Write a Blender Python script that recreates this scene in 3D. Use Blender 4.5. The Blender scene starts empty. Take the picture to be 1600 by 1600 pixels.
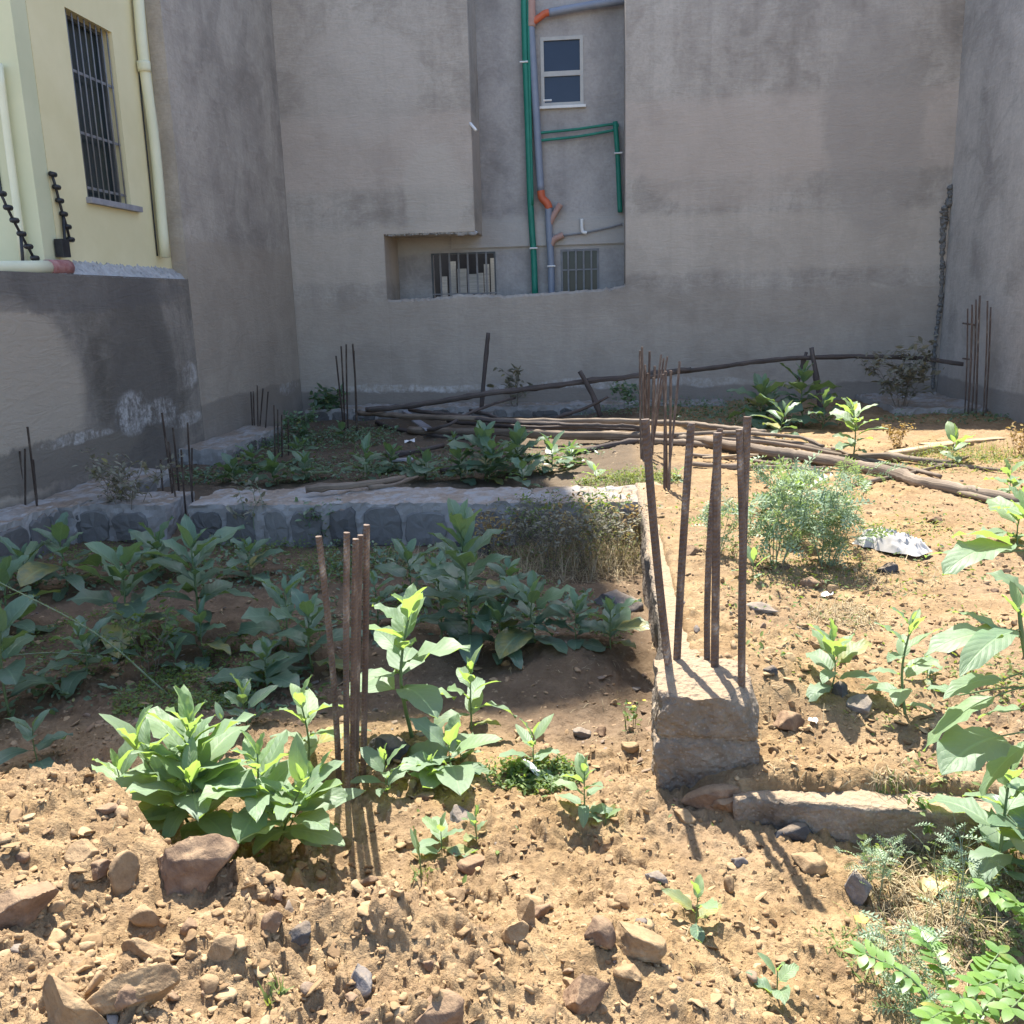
import bpy, bmesh, math, random
import numpy as np
from mathutils import Matrix, Vector
SC = bpy.context.scene
COL = SC.collection
PI = math.pi
# ------------------------------------------------------------------ camera
F = 1450.0                      # focal length in pixels of the 1600 px photograph
YAW, PITCH, ROLL, CAMZ = math.radians(5.733), math.radians(12.8195), math.radians(1.604), 1.6
_d = np.array([-math.sin(YAW)*math.cos(PITCH), math.cos(YAW)*math.cos(PITCH), -math.sin(PITCH)])
_r0 = np.array([math.cos(YAW), math.sin(YAW), 0.0]); _u0 = np.cross(_r0, _d)
_r = _r0*math.cos(ROLL) - _u0*math.sin(ROLL); _u = _u0*math.cos(ROLL) + _r0*math.sin(ROLL)
CAMP = np.array([0, 0, CAMZ])
cd = bpy.data.cameras.new("camera"); cam = bpy.data.objects.new("camera", cd); COL.objects.link(cam)
cam.matrix_world = Matrix(((_r[0], _u[0], -_d[0], 0), (_r[1], _u[1], -_d[1], 0), (_r[2], _u[2], -_d[2], CAMZ), (0, 0, 0, 1)))
cd.sensor_width = 36; cd.lens = F/1600*36; cd.clip_start = .05; cd.clip_end = 500
SC.camera = cam
# ------------------------------------------------------------------ sky, sun, exposure
SUN_H = np.array([-.205, 1.0, 1.9])           # direction to the sun (ahead and a little left of the camera)
SUN_EL = math.atan2(SUN_H[2], math.hypot(SUN_H[0], SUN_H[1])); SUN_AZ = math.atan2(SUN_H[0], SUN_H[1])
w = bpy.data.worlds.new("World"); SC.world = w; w.use_nodes = True
wn = w.node_tree; bg = wn.nodes["Background"]
sky = wn.nodes.new("ShaderNodeTexSky"); sky.sky_type = 'NISHITA'; sky.sun_disc = False
sky.sun_elevation = SUN_EL; sky.sun_rotation = SUN_AZ; sky.altitude = 1800; sky.dust_density = 4.0; sky.ozone_density = 0.4
wn.links.new(sky.outputs[0], bg.inputs[0]); bg.inputs[1].default_value = 0.15
sl = bpy.data.lights.new("sun", 'SUN'); sl.energy = 4.8; sl.angle = math.radians(.5); sl.color = (1, .95, .86)
so = bpy.data.objects.new("sun", sl); COL.objects.link(so); so.location = (-4, 14, 28)
so.rotation_euler = Vector(SUN_H).to_track_quat('Z', 'Y').to_euler()
SC.view_settings.view_transform = 'Standard'; SC.view_settings.look = 'None'
SC.view_settings.exposure = 1.62; SC.view_settings.gamma = 1; SC.view_settings.use_curve_mapping = False

# ------------------------------------------------------------------ numeric noise
def _hash(ix, iy, iz, seed):
    h = (ix.astype(np.int64)*374761393 + iy.astype(np.int64)*668265263 + iz.astype(np.int64)*2147483647 + seed*974634777) & 0xffffffff
    h = ((h ^ (h >> 13))*1274126177) & 0xffffffff
    h = ((h ^ (h >> 16))*2246822519) & 0xffffffff
    return ((h ^ (h >> 15)) & 0xffffff)/float(0xffffff)
def vnoise(P, seed=0):
    i = np.floor(P); f = P-i; f = f*f*f*(f*(f*6-15)+10); i = i.astype(np.int64); o = 0
    for a in (0, 1):
        for b in (0, 1):
            for c in (0, 1):
                wt = (f[..., 0] if a else 1-f[..., 0])*(f[..., 1] if b else 1-f[..., 1])*(f[..., 2] if c else 1-f[..., 2])
                o = o + wt*_hash(i[..., 0]+a, i[..., 1]+b, i[..., 2]+c, seed)
    return o*2-1
def vnoise2(x, y, seed=0):
    ix = np.floor(x); iy = np.floor(y); fx = x-ix; fy = y-iy
    fx = fx*fx*fx*(fx*(fx*6-15)+10); fy = fy*fy*fy*(fy*(fy*6-15)+10)
    ix = ix.astype(np.int64); iy = iy.astype(np.int64); z = np.zeros_like(ix)
    a = _hash(ix, iy, z, seed); b = _hash(ix+1, iy, z, seed); c = _hash(ix, iy+1, z, seed); e = _hash(ix+1, iy+1, z, seed)
    return (a*(1-fx)*(1-fy)+b*fx*(1-fy)+c*(1-fx)*fy+e*fx*fy)*2-1
def worley2(x, y, seed=0):
    ix = np.floor(x).astype(np.int64); iy = np.floor(y).astype(np.int64); z = np.zeros_like(ix); f1 = np.full(x.shape, 9.); f2 = f1.copy(); best = [f1.copy()*0 for _ in range(5)]
    for a in (-1, 0, 1):
        for b in (-1, 0, 1):
            hx = _hash(ix+a, iy+b, z, seed); hy = _hash(ix+a, iy+b, z+1, seed); dx = x-(ix+a+hx); dy = y-(iy+b+hy); d = np.sqrt(dx*dx+dy*dy); m = d < f1
            f2 = np.where(m, f1, np.minimum(f2, d)); f1 = np.where(m, d, f1)
            hs = _hash(ix+a, iy+b, z+2, seed)
            for q, v in enumerate((hs, hx, hy, dx, dy)): best[q] = np.where(m, v, best[q])
    return (f1, f2, *best)
def fbm3(P, octv=4, seed=0, gain=.5):
    o = 0; am = 1
    for k in range(octv):
        o = o + am*vnoise(P*(2.03**k)+k*7.3, seed+k); am *= gain
    return o
def S(a, b, x):
    t = np.clip((np.asarray(x, float)-a)/(b-a), 0, 1); return t*t*(3-2*t)

# ------------------------------------------------------------------ terrain height
def smooth_h(x, y):
    x = np.asarray(x, float); y = np.asarray(y, float)
    pit = -.03 - .07*np.exp(-(((x-.0)/.5)**2+((y-3.75)/.45)**2)) + .15*np.exp(-(((x+.14)/.30)**2+((y-4.0)/.30)**2))
    pit = pit + .12*np.exp(-(((x+1.15)/.75)**2+((y-3.0)/.35)**2))*S(.2, -.6, x)
    backleft = .10 + .0*x
    left = pit*(1-S(6.2, 6.6, y)) + backleft*S(6.2, 6.6, y)
    right = .115 + .12*S(2.75, 3.7, y) - .03*S(8, 11.5, y)
    right = right + .07*S(1.0, .5, x)*S(2.95, 3.3, y)*S(6.9, 6.4, y)
    k = S(.275, .335, x)*S(6.75, 6.55, y) + S(-.6, .6, x)*S(6.55, 6.75, y)
    k = np.clip(k, 0, 1)
    inner = left*(1-k) + right*k
    frontx = -.02 - .05*S(.6, .95, x)
    yb = 2.32-.30*S(-1.25, -.6, x)+.64*S(-.6, .4, x)+.10*vnoise2(x*3.1, x*0, 71)+.05*vnoise2(x*8, y*5, 72)
    front = frontx + .05*S(.6, .9, x)*S(2.35, 2.65, y) + .52*S(1.0, -.9, x)*S(0, 1, (yb-y)/(.48+.45*S(-.75, .35, x))) + .05*S(.9, .2, x)*S(2.2, 2.8, y)
    # the front level runs up to the beam on the right and into the pit on the left
    edge = S(2.66, 2.72, y)*S(.3, .45, x) + S(2.5, 3.4, y)*(1-S(.3, .45, x))
    h = front*(1-edge) + inner*edge
    return h
def rough_h(x, y):
    a = np.clip(1.2-.22*np.abs(y-1.4), .5, 1.0)
    def chunk(sc, amp, sd, pw=3.0):
        f1, f2, hs, hx, hy, dx, dy = worley2(x*sc, y*sc, sd)
        return amp*S(.02, .42, f2-f1)*(hs**pw)*(1+.7*(hx-.5)*dx+.7*(hy-.5)*dy)
    lump = .026*vnoise2(x*4.3, y*4.3, 3) + .016*vnoise2(x*9.1+4, y*9.1, 5)
    wx = x+.008*vnoise2(x*22, y*22, 21); wy = y+.008*vnoise2(x*22+9, y*22, 22); x0, y0 = x, y; x, y = wx, wy
    pm = .55+.6*S(-.35, .35, vnoise2(x*1.9+3, y*1.9, 61)+.5*vnoise2(x*5, y*5, 62))
    c = chunk(11, .034, 31, 4.0)+chunk(26, .020, 32, 2.6)+chunk(58, .009, 33, 1.7); c = c*pm
    x, y = x0, y0; g = 0; am = .0075; f = 24.0
    for k in range(5): g = g+am*(1-2*np.abs(vnoise2(x*f+k*3.1, y*f-k*1.7, 40+k))); am *= .62; f *= 2.05
    return a*(lump + c + g*(.55+.45*pm) - .012) + (.05*vnoise2(x*2.7, y*2.7, 7)+.022*(1-2*np.abs(vnoise2(x*6.3, y*6.3, 8))))*S(2.4, 1.7, y)
def ground_h(x, y): return smooth_h(x, y) + rough_h(x, y)
def gh(x, y): return float(ground_h(np.array([x]), np.array([y]))[0])

# ------------------------------------------------------------------ from a sight line to a place in the plot
def ray(px, py): return ((px-800)/F)*_r - ((py-800)/F)*_u + _d
def onz(px, py, z): v = ray(px, py); return CAMP + v*((z-CAMZ)/v[2])
def ony(px, py, Y): v = ray(px, py); return CAMP + v*(Y/v[1])
def onx(px, py, X): v = ray(px, py); return CAMP + v*(X/v[0])
_T = np.concatenate([np.linspace(.9, 4, 1600), np.linspace(4, 14, 1600)])
def G(px, py):
    v = ray(px, py); v = v/np.linalg.norm(v); Q = CAMP + _T[:, None]*v
    below = Q[:, 2] <= ground_h(Q[:, 0], Q[:, 1])
    i = int(np.argmax(below)) if below.any() else len(_T)-1
    return Q[i]
def depth(p): return float((p-CAMP) @ _d)
def pxm(p, n): return n*depth(p)/F           # n photograph pixels at p, in metres

# ------------------------------------------------------------------ node helpers
class NT:
    def __init__(s, name):
        s.m = bpy.data.materials.new(name); s.m.use_nodes = True; s.t = s.m.node_tree; s.t.nodes.clear()
        s.out = s.n("ShaderNodeOutputMaterial"); s.geo = None
    def n(s, ty, **kw):
        o = s.t.nodes.new(ty)
        for k, v in kw.items(): setattr(o, k, v)
        return o
    def put(s, sock, v):
        if isinstance(v, bpy.types.NodeSocket): s.t.links.new(v, sock)
        elif isinstance(v, (tuple, list)) and len(v) == 3 and sock.type == 'RGBA': sock.default_value = (*v, 1)
        else: sock.default_value = v
    def pos(s):
        if s.geo is None: s.geo = s.n("ShaderNodeNewGeometry")
        return s.geo.outputs["Position"]
    def xyz(s, v=None):
        q = s.n("ShaderNodeSeparateXYZ"); s.put(q.inputs[0], v or s.pos()); return q.outputs
    def map(s, v, sc, loc=(0, 0, 0)):
        q = s.n("ShaderNodeMapping"); s.put(q.inputs[0], v); q.inputs["Scale"].default_value = sc; q.inputs["Location"].default_value = loc; return q.outputs[0]
    def noise(s, v, scale, detail=5, rough=.6, dist=0):
        q = s.n("ShaderNodeTexNoise"); s.put(q.inputs["Vector"], v); q.inputs["Scale"].default_value = scale
        q.inputs["Detail"].default_value = detail; q.inputs["Roughness"].default_value = rough; q.inputs["Distortion"].default_value = dist; return q.outputs[0]
    def voro(s, v, scale, feat='F1', out=0):
        q = s.n("ShaderNodeTexVoronoi", feature=feat); s.put(q.inputs["Vector"], v); q.inputs["Scale"].default_value = scale; return q.outputs[out]
    def ramp(s, f, stops, interp='LINEAR'):
        q = s.n("ShaderNodeValToRGB"); s.put(q.inputs[0], f); cr = q.color_ramp; cr.interpolation = interp
        while len(cr.elements) < len(stops): cr.elements.new(.5)
        for e, (p, c) in zip(cr.elements, stops):
            e.position = p; e.color = (c, c, c, 1) if not isinstance(c, tuple) else (*c, 1)
        return q.outputs[0]
    def mix(s, f, a, b, mode='MIX'):
        q = s.n("ShaderNodeMix", data_type='RGBA', blend_type=mode); s.put(q.inputs[0], f); s.put(q.inputs[6], a); s.put(q.inputs[7], b); return q.outputs[2]
    def math(s, op, a, b=0.0, clamp=False):
        q = s.n("ShaderNodeMath", operation=op, use_clamp=clamp); s.put(q.inputs[0], a); s.put(q.inputs[1], b); return q.outputs[0]
    def bump(s, h, strength, dist, normal=None):
        q = s.n("ShaderNodeBump"); s.put(q.inputs["Height"], h); q.inputs["Strength"].default_value = strength; q.inputs["Distance"].default_value = dist
        if normal is not None: s.put(q.inputs["Normal"], normal)
        return q.outputs[0]
    def attr(s, name):
        q = s.n("ShaderNodeAttribute"); q.attribute_name = name; return q.outputs
    def bsdf(s, color, rough=.8, spec=.3, metal=0, normal=None, **kw):
        q = s.n("ShaderNodeBsdfPrincipled"); s.put(q.inputs["Base Color"], color); s.put(q.inputs["Roughness"], rough)
        s.put(q.inputs["Specular IOR Level"], spec); s.put(q.inputs["Metallic"], metal)
        if normal is not None: s.put(q.inputs["Normal"], normal)
        for k, v in kw.items(): s.put(q.inputs[k.replace('_', ' ')], v)
        return q.outputs[0]
    def done(s, sh): s.t.links.new(sh, s.out.inputs[0]); return s.m

def band(t, v, a, b):                         # 0 below a, 1 above b (either order)
    q = t.n("ShaderNodeMapRange"); q.interpolation_type = 'SMOOTHSTEP'; t.put(q.inputs[0], v)
    q.inputs[1].default_value = a; q.inputs[2].default_value = b; return q.outputs[0]
def blob(t, u, v, cu, cv, ru, rv):            # soft spot in two wall coordinates
    a = t.math('DIVIDE', t.math('SUBTRACT', u, cu), ru); b = t.math('DIVIDE', t.math('SUBTRACT', v, cv), rv)
    return t.math('SUBTRACT', 1.0, t.math('ADD', t.math('MULTIPLY', a, a), t.math('MULTIPLY', b, b)), clamp=True)

def plaster(name, dark, mid, pale, axis=0, damp=None, lifts=(), whites=(), blots=(), seed=0, warm=None):
    t = NT(name); p = t.map(t.pos(), (1, 1, 1), (seed*3.7, seed*1.9, seed*.7)); X = t.xyz(); u, z = X[axis], X[2]
    streak = t.noise(t.map(t.pos(), (2.2, 2.2, .35), (seed, 0, 0)), 1.0, 4, .6)
    big = t.noise(p, .75, 6, .62, .6); med = t.noise(p, 2.6, 6, .65, .4); fine = t.noise(p, 26, 4, .7)
    f = t.math('ADD', t.math('MULTIPLY', big, .5), t.math('ADD', t.math('MULTIPLY', med, .3), t.math('MULTIPLY', streak, .22)))
    c = t.ramp(f, [(.40, tuple(v*.9 for v in dark)), (.5, mid), (.60, tuple(v*1.06 for v in pale))])
    # trowelled patches with harder borders
    patch = t.noise(t.map(p, (1, 1, .8)), 1.5, 3, .45, 1.3)
    c = t.mix(t.math('MULTIPLY', band(t, patch, .49, .55), .22), c, tuple(v*1.22 for v in pale))
    c = t.mix(t.math('MULTIPLY', band(t, t.noise(p, 1.1, 5, .6, 1.0), .55, .62), .35), c, tuple(v*.82 for v in dark))
    rain = t.noise(t.map(t.pos(), (7, 7, .18), (seed, 1, 0)), 1.0, 3, .5)
    c = t.mix(t.math('MULTIPLY', band(t, rain, .56, .68), .14), c, tuple(v*.72 for v in dark))
    tro = t.noise(t.map(p, (2.0, 2.0, 9.0)), 1.4, 4, .6, 2.2)
    c = t.mix(t.math('MULTIPLY', band(t, tro, .52, .64), .18), c, tuple(v*1.2 for v in pale))
    c = t.mix(t.math('MULTIPLY', t.ramp(fine, [(.3, 1.0), (.6, 0.0)]), .28), c, tuple(v*.7 for v in dark))
    wob = t.math('MULTIPLY', t.math('SUBTRACT', t.noise(p, 1.6, 5, .6), .5), .5)
    zz = t.math('ADD', z, t.math('ADD', t.math('MULTIPLY', wob, .35), t.math('MULTIPLY', t.math('SUBTRACT', t.noise(p, 9, 4, .6), .5), .12)))
    for (z0, z1, col, amt) in lifts:
        m = t.math('MULTIPLY', band(t, zz, z0-.08, z0+.05), band(t, zz, z1+.08, z1-.05))
        c = t.mix(t.math('MULTIPLY', m, amt), c, col)
    for (cu, cv, ru, rv, col, amt) in blots:
        m = blob(t, t.math('ADD', u, wob), zz, cu, cv, ru, rv); c = t.mix(t.math('MULTIPLY', band(t, m, .05, .4), amt), c, col)
    if damp:
        zd, col, amt = damp
        m = band(t, t.math('ADD', z, t.math('MULTIPLY', wob, .35)), zd+.02, zd-.02)
        c = t.mix(t.math('MULTIPLY', m, amt), c, col)
    wn_ = t.noise(p, 22, 5, .75); wn2 = t.noise(t.map(p, (1, 1, .6)), 4.5, 4, .6, 1.2)
    for (cu, cv, ru, rv, amt) in whites:
        m = blob(t, u, t.math('ADD', z, t.math('MULTIPLY', wob, .3)), cu, cv, ru, rv)
        m = t.math('MULTIPLY', t.math('MULTIPLY', band(t, m, .0, .6), band(t, t.math('ADD', t.math('MULTIPLY', wn_, .55), t.math('MULTIPLY', wn2, .55)), .45, .74)), .62)
        c = t.mix(t.math('MULTIPLY', m, amt), c, (.72, .70, .68))
    hb = t.math('ADD', t.math('ADD', t.math('MULTIPLY', t.noise(p, 9, 5, .6), .6), t.math('MULTIPLY', tro, .8)), t.math('MULTIPLY', fine, .25))
    return t.done(t.bsdf(c, .9, .2, normal=t.bump(hb, .35, .03)))

def simple(name, c1, c2, scale=8, rough=.7, spec=.3, metal=0, bump=.2, bdist=.01, detail=5, stretch=(1, 1, 1), local=False):
    t = NT(name)
    if local: p = t.n("ShaderNodeTexCoord").outputs["Object"]
    else: p = t.pos()
    p = t.map(p, stretch); f = t.noise(p, scale, detail, .65)
    c = t.ramp(f, [(.32, c1), (.68, c2)])
    return t.done(t.bsdf(c, rough, spec, metal, t.bump(f, bump, bdist)))

M = {}
M['wall_main'] = plaster('grey plaster', (0.313, 0.271, 0.228), (0.401, 0.350, 0.296), (0.466, 0.412, 0.350), 0, seed=1,
    damp=(.43, (0.223, 0.190, 0.158), .75), lifts=[(1.9, 2.6, (0.530, 0.455, 0.373), .5), (3.1, 4.0, (0.530, 0.440, 0.368), .5), (.45, 1.65, (0.360, 0.305, 0.248), .55)],
    blots=[(1.6, 3.3, 1.3, .7, (0.488, 0.410, 0.340), .5), (3.4, 3.6, .7, 1.5, (0.360, 0.315, 0.271), .6), (-3.1, 4.4, 1.0, .8, (0.519, 0.460, 0.396), .45), (-2.2, 3.0, .5, .7, (0.530, 0.470, 0.396), .5)],
    whites=[(-3.0, .46, 1.1, .07, .8), (-1.6, .45, 1.2, .06, .95), (-.35, .48, .8, .08, .9), (1.2, .48, .9, .07, .8)])
M['wall_side'] = plaster('grey side plaster', (0.289, 0.251, 0.213), (0.373, 0.326, 0.273), (0.447, 0.392, 0.328), 1, seed=2,
    damp=(.62, (0.212, 0.182, 0.152), .6), lifts=[(.4, 2.3, (0.360, 0.300, 0.235), .6)], whites=[(12.2, .55, .5, .1, .8)])
M['wall_right'] = plaster('blue grey plaster', (0.350, 0.315, 0.276), (0.435, 0.390, 0.340), (0.509, 0.460, 0.400), 1, seed=3, damp=(.5, (0.244, 0.220, 0.193), .7))
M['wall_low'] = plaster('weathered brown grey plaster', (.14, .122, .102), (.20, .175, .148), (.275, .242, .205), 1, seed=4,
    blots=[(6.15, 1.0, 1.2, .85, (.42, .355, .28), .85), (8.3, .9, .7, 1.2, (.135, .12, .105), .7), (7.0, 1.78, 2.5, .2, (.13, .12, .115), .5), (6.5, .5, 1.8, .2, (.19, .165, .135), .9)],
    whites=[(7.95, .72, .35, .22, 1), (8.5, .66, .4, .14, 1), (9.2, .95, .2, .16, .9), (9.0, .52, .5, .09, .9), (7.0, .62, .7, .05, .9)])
M['recess'] = plaster('recess plaster', (0.273, 0.255, 0.242), (0.334, 0.314, 0.297), (0.396, 0.370, 0.348), 0, seed=5, lifts=[(2.3, 2.75, (.48, .445, .40), .6)])
M['yellow'] = simple('yellow paint', (.70, .62, .36), (.76, .68, .42), 2.0, .8, .25, bump=.08)
M['cream'] = simple('cream paint', (.56, .56, .36), (.62, .61, .40), 2.0, .8, .25, bump=.08)
M['pipe_cream'] = simple('cream pipe', (.66, .65, .45), (.72, .70, .50), 4, .5, .4, bump=.05)
M['mortar'] = simple('mortar', (.30, .29, .28), (.46, .45, .44), 14, .9, .2, bump=.8, bdist=.02)
M['greenpipe'] = simple('green conduit', (.01, .16, .11), (.02, .22, .15), 6, .5, .4, bump=.05)
M['greypipe'] = simple('grey drain pipe', (.20, .23, .29), (.25, .28, .34), 5, .5, .4, bump=.05)
M['orange'] = simple('orange fitting', (.50, .10, .04), (.58, .14, .06), 9, .5, .4, bump=.1)
M['pinkpipe'] = simple('dusty pink fitting', (.40, .24, .20), (.47, .30, .24), 9, .7, .3, bump=.1)
M['white'] = simple('white plastic', (.70, .69, .66), (.80, .79, .76), 10, .5, .4, bump=.05)
M['frame'] = simple('pale aluminium frame', (.42, .41, .38), (.50, .48, .44), 9, .5, .4, bump=.05)
M['darkframe'] = simple('dark steel frame', (.06, .07, .075), (.10, .105, .11), 12, .6, .4, bump=.1)
M['bar'] = simple('grey window bar', (.16, .16, .165), (.23, .23, .235), 12, .6, .4, bump=.1)
M['black'] = simple('black plastic', (.012, .012, .014), (.03, .03, .032), 12, .5, .4, bump=.1)
M['red'] = simple('faded red cap', (.28, .10, .09), (.42, .24, .22), 14, .7, .3, bump=.1)
M['sill'] = simple('grey stone sill', (.25, .24, .25), (.34, .33, .34), 14, .7, .3, bump=.3)
def glass(name, col):
    t = NT(name); f = t.noise(t.pos(), 2.5, 3, .5); c = t.mix(f, tuple(v*.7 for v in col), col)
    return t.done(t.bsdf(c, .15, .25))
M['glass'] = glass('dark glass', (.035, .05, .085)); M['glass2'] = glass('smoky green glass', (.03, .042, .045))
M['interior'] = simple('dim interior', (.02, .022, .028), (.03, .034, .04), 3, .9, .1)
M['paper'] = simple('pale stacked board', (.22, .235, .24), (.33, .345, .345), 5, .8, .2, stretch=(1, 1, 14))

def soil_mat():
    t = NT('dry tan soil'); p = t.pos(); X = t.xyz()
    a = t.noise(p, 1.1, 5, .6); b = t.noise(p, 6, 6, .7); c_ = t.noise(p, 45, 5, .7); v = t.voro(p, 60)
    c = t.ramp(b, [(.30, (.185, .118, .060)), (.5, (.30, .203, .105)), (.72, (.42, .30, .165))])
    c = t.mix(t.math('MULTIPLY', band(t, a, .42, .62), .55), c, (.275, .195, .125))
    # the sunk bed beyond is browner earth, its shade painted in as a darker tone
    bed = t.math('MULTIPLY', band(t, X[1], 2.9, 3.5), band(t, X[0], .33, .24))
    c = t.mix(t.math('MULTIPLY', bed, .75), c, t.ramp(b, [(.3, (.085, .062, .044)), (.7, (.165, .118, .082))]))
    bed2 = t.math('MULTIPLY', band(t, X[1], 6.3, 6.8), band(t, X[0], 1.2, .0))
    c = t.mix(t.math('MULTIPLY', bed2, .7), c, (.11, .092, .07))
    c = t.mix(t.math('MULTIPLY', t.ramp(c_, [(.25, 1.), (.55, 0.)]), .6), c, (.13, .08, .045))
    c = t.mix(t.math('MULTIPLY', band(t, t.noise(p, 20, 3, .6), .63, .72), .6), c, (.43, .32, .20))
    h = t.math('ADD', t.math('MULTIPLY', c_, .8), t.math('MULTIPLY', t.noise(p, 130, 4, .7), .5))
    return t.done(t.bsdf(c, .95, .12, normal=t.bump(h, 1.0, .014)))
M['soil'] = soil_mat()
def rock_mat(name, c1, c2, c3):
    t = NT(name); p = t.n("ShaderNodeTexCoord").outputs["Object"]
    f = t.noise(p, 9, 6, .7, .5); g = t.noise(p, 60, 5, .75)
    c = t.ramp(f, [(.32, c1), (.5, c2), (.68, c3)])
    nrm = t.n("ShaderNodeNewGeometry").outputs["Normal"]
    up = t.xyz(nrm)[2]
    dust = t.math('MULTIPLY', band(t, t.math('ADD', up, t.math('MULTIPLY', f, .6)), .75, 1.25), .4)   # soil dust lying on the upper faces
    c = t.mix(dust, c, (.33, .23, .13))
    c = t.mix(t.math('MULTIPLY', t.ramp(g, [(.3, 1.), (.5, 0.)]), .4), c, tuple(v*.55 for v in c1))
    h = t.math('ADD', f, t.math('MULTIPLY', g, .5))
    return t.done(t.bsdf(c, .9, .2, normal=t.bump(h, .7, .012)))
M['rock_tan'] = rock_mat('tan rock', (.17, .108, .06), (.28, .19, .105), (.38, .27, .16))
M['rock_brown'] = rock_mat('brown rock', (.12, .075, .05), (.20, .13, .085), (.31, .21, .13))
M['rock_grey'] = rock_mat('grey rock', (.12, .11, .105), (.20, .185, .175), (.32, .29, .26))
M['rock_dark'] = rock_mat('dark basalt', (.045, .045, .05), (.08, .08, .085), (.14, .135, .13))
def concrete_mat():
    t = NT('rough old concrete'); p = t.pos(); X = t.xyz()
    f = t.noise(p, 5, 6, .7, .4); g = t.noise(p, 30, 5, .75); v = t.voro(p, 55)
    c = t.ramp(f, [(.3, (.14, .112, .085)), (.5, (.225, .185, .143)), (.7, (.33, .285, .23))])
    c = t.mix(t.math('MULTIPLY', t.ramp(g, [(.3, 1.), (.52, 0.)]), .55), c, (.13, .105, .08))
    c = t.mix(t.math('MULTIPLY', band(t, v, .28, .1), .3), c, (.47, .42, .36))
    up = t.xyz(t.n("ShaderNodeNewGeometry").outputs["Normal"])[2]
    c = t.mix(t.math('MULTIPLY', band(t, t.math('ADD', up, t.math('MULTIPLY', f, .7)), .9, 1.3), .75), c, (.34, .245, .155))
    h = t.math('ADD', g, t.math('MULTIPLY', v, .6))
    return t.done(t.bsdf(c, .92, .2, normal=t.bump(h, .9, .015)))
M['concrete'] = concrete_mat()
def facing_mat(name, c1, c2):
    t = NT(name); p = t.pos(); f = t.noise(p, 4, 5, .65); g = t.noise(p, 32, 4, .7)
    c = t.ramp(t.math('ADD', t.math('MULTIPLY', f, .6), t.math('MULTIPLY', t.attr('rnd')[2], .4)), [(.3, c1), (.7, c2)]); c = t.mix(t.math('MULTIPLY', g, .35), c, tuple(v*.6 for v in c1))
    up = t.xyz(t.n("ShaderNodeNewGeometry").outputs["Normal"])[2]; k = t.noise(p, 3.2, 6, .7, .5)
    c = t.mix(t.math('MULTIPLY', band(t, t.math('ADD', up, k), 1.35, 1.55), .8), c, t.ramp(g, [(.3, (.16, .115, .08)), (.7, (.31, .235, .16))]))
    return t.done(t.bsdf(c, .85, .25, normal=t.bump(t.math('ADD', f, t.math('MULTIPLY', g, .4)), .6, .015)))
M['stone'] = facing_mat('blue grey building stone', (.115, .11, .103), (.235, .225, .205))
M['stone_mortar'] = facing_mat('pale stone mortar', (.28, .262, .24), (.42, .395, .365))
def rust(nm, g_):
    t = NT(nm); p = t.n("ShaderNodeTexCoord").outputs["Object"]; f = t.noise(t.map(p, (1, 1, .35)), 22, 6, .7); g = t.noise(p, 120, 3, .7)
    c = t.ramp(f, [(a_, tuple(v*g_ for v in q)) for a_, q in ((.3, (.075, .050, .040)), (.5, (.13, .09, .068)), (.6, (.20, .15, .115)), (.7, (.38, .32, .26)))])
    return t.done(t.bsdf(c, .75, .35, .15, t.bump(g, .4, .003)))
M['rust'] = rust('rusty steel', 1.0); M['rust_shaded'] = rust('shaded rusty steel', .5)  # second is the same rust darkened, shade painted into bars of shaded clusters
def wood(name, c1, c2, c3):
    t = NT(name); u = t.n("ShaderNodeUVMap"); q = t.map(u.outputs[0], (14, 1.1, 1)); f = t.noise(q, 1.0, 6, .7, .3); g = t.noise(t.pos(), 3, 5, .6)
    c = t.ramp(t.math('ADD', t.math('MULTIPLY', f, .6), t.math('MULTIPLY', g, .4)), [(.34, c1), (.5, c2), (.66, c3)])
    return t.done(t.bsdf(c, .85, .2, normal=t.bump(f, .7, .01)))
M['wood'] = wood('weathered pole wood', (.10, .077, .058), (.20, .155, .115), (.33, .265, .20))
M['wood_dark'] = wood('dark pole wood', (.055, .045, .04), (.10, .08, .07), (.17, .14, .12))  # darker, greyer set of the pole wood tones
M['timber'] = wood('sawn timber', (.25, .18, .11), (.36, .27, .17), (.47, .36, .24))

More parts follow.
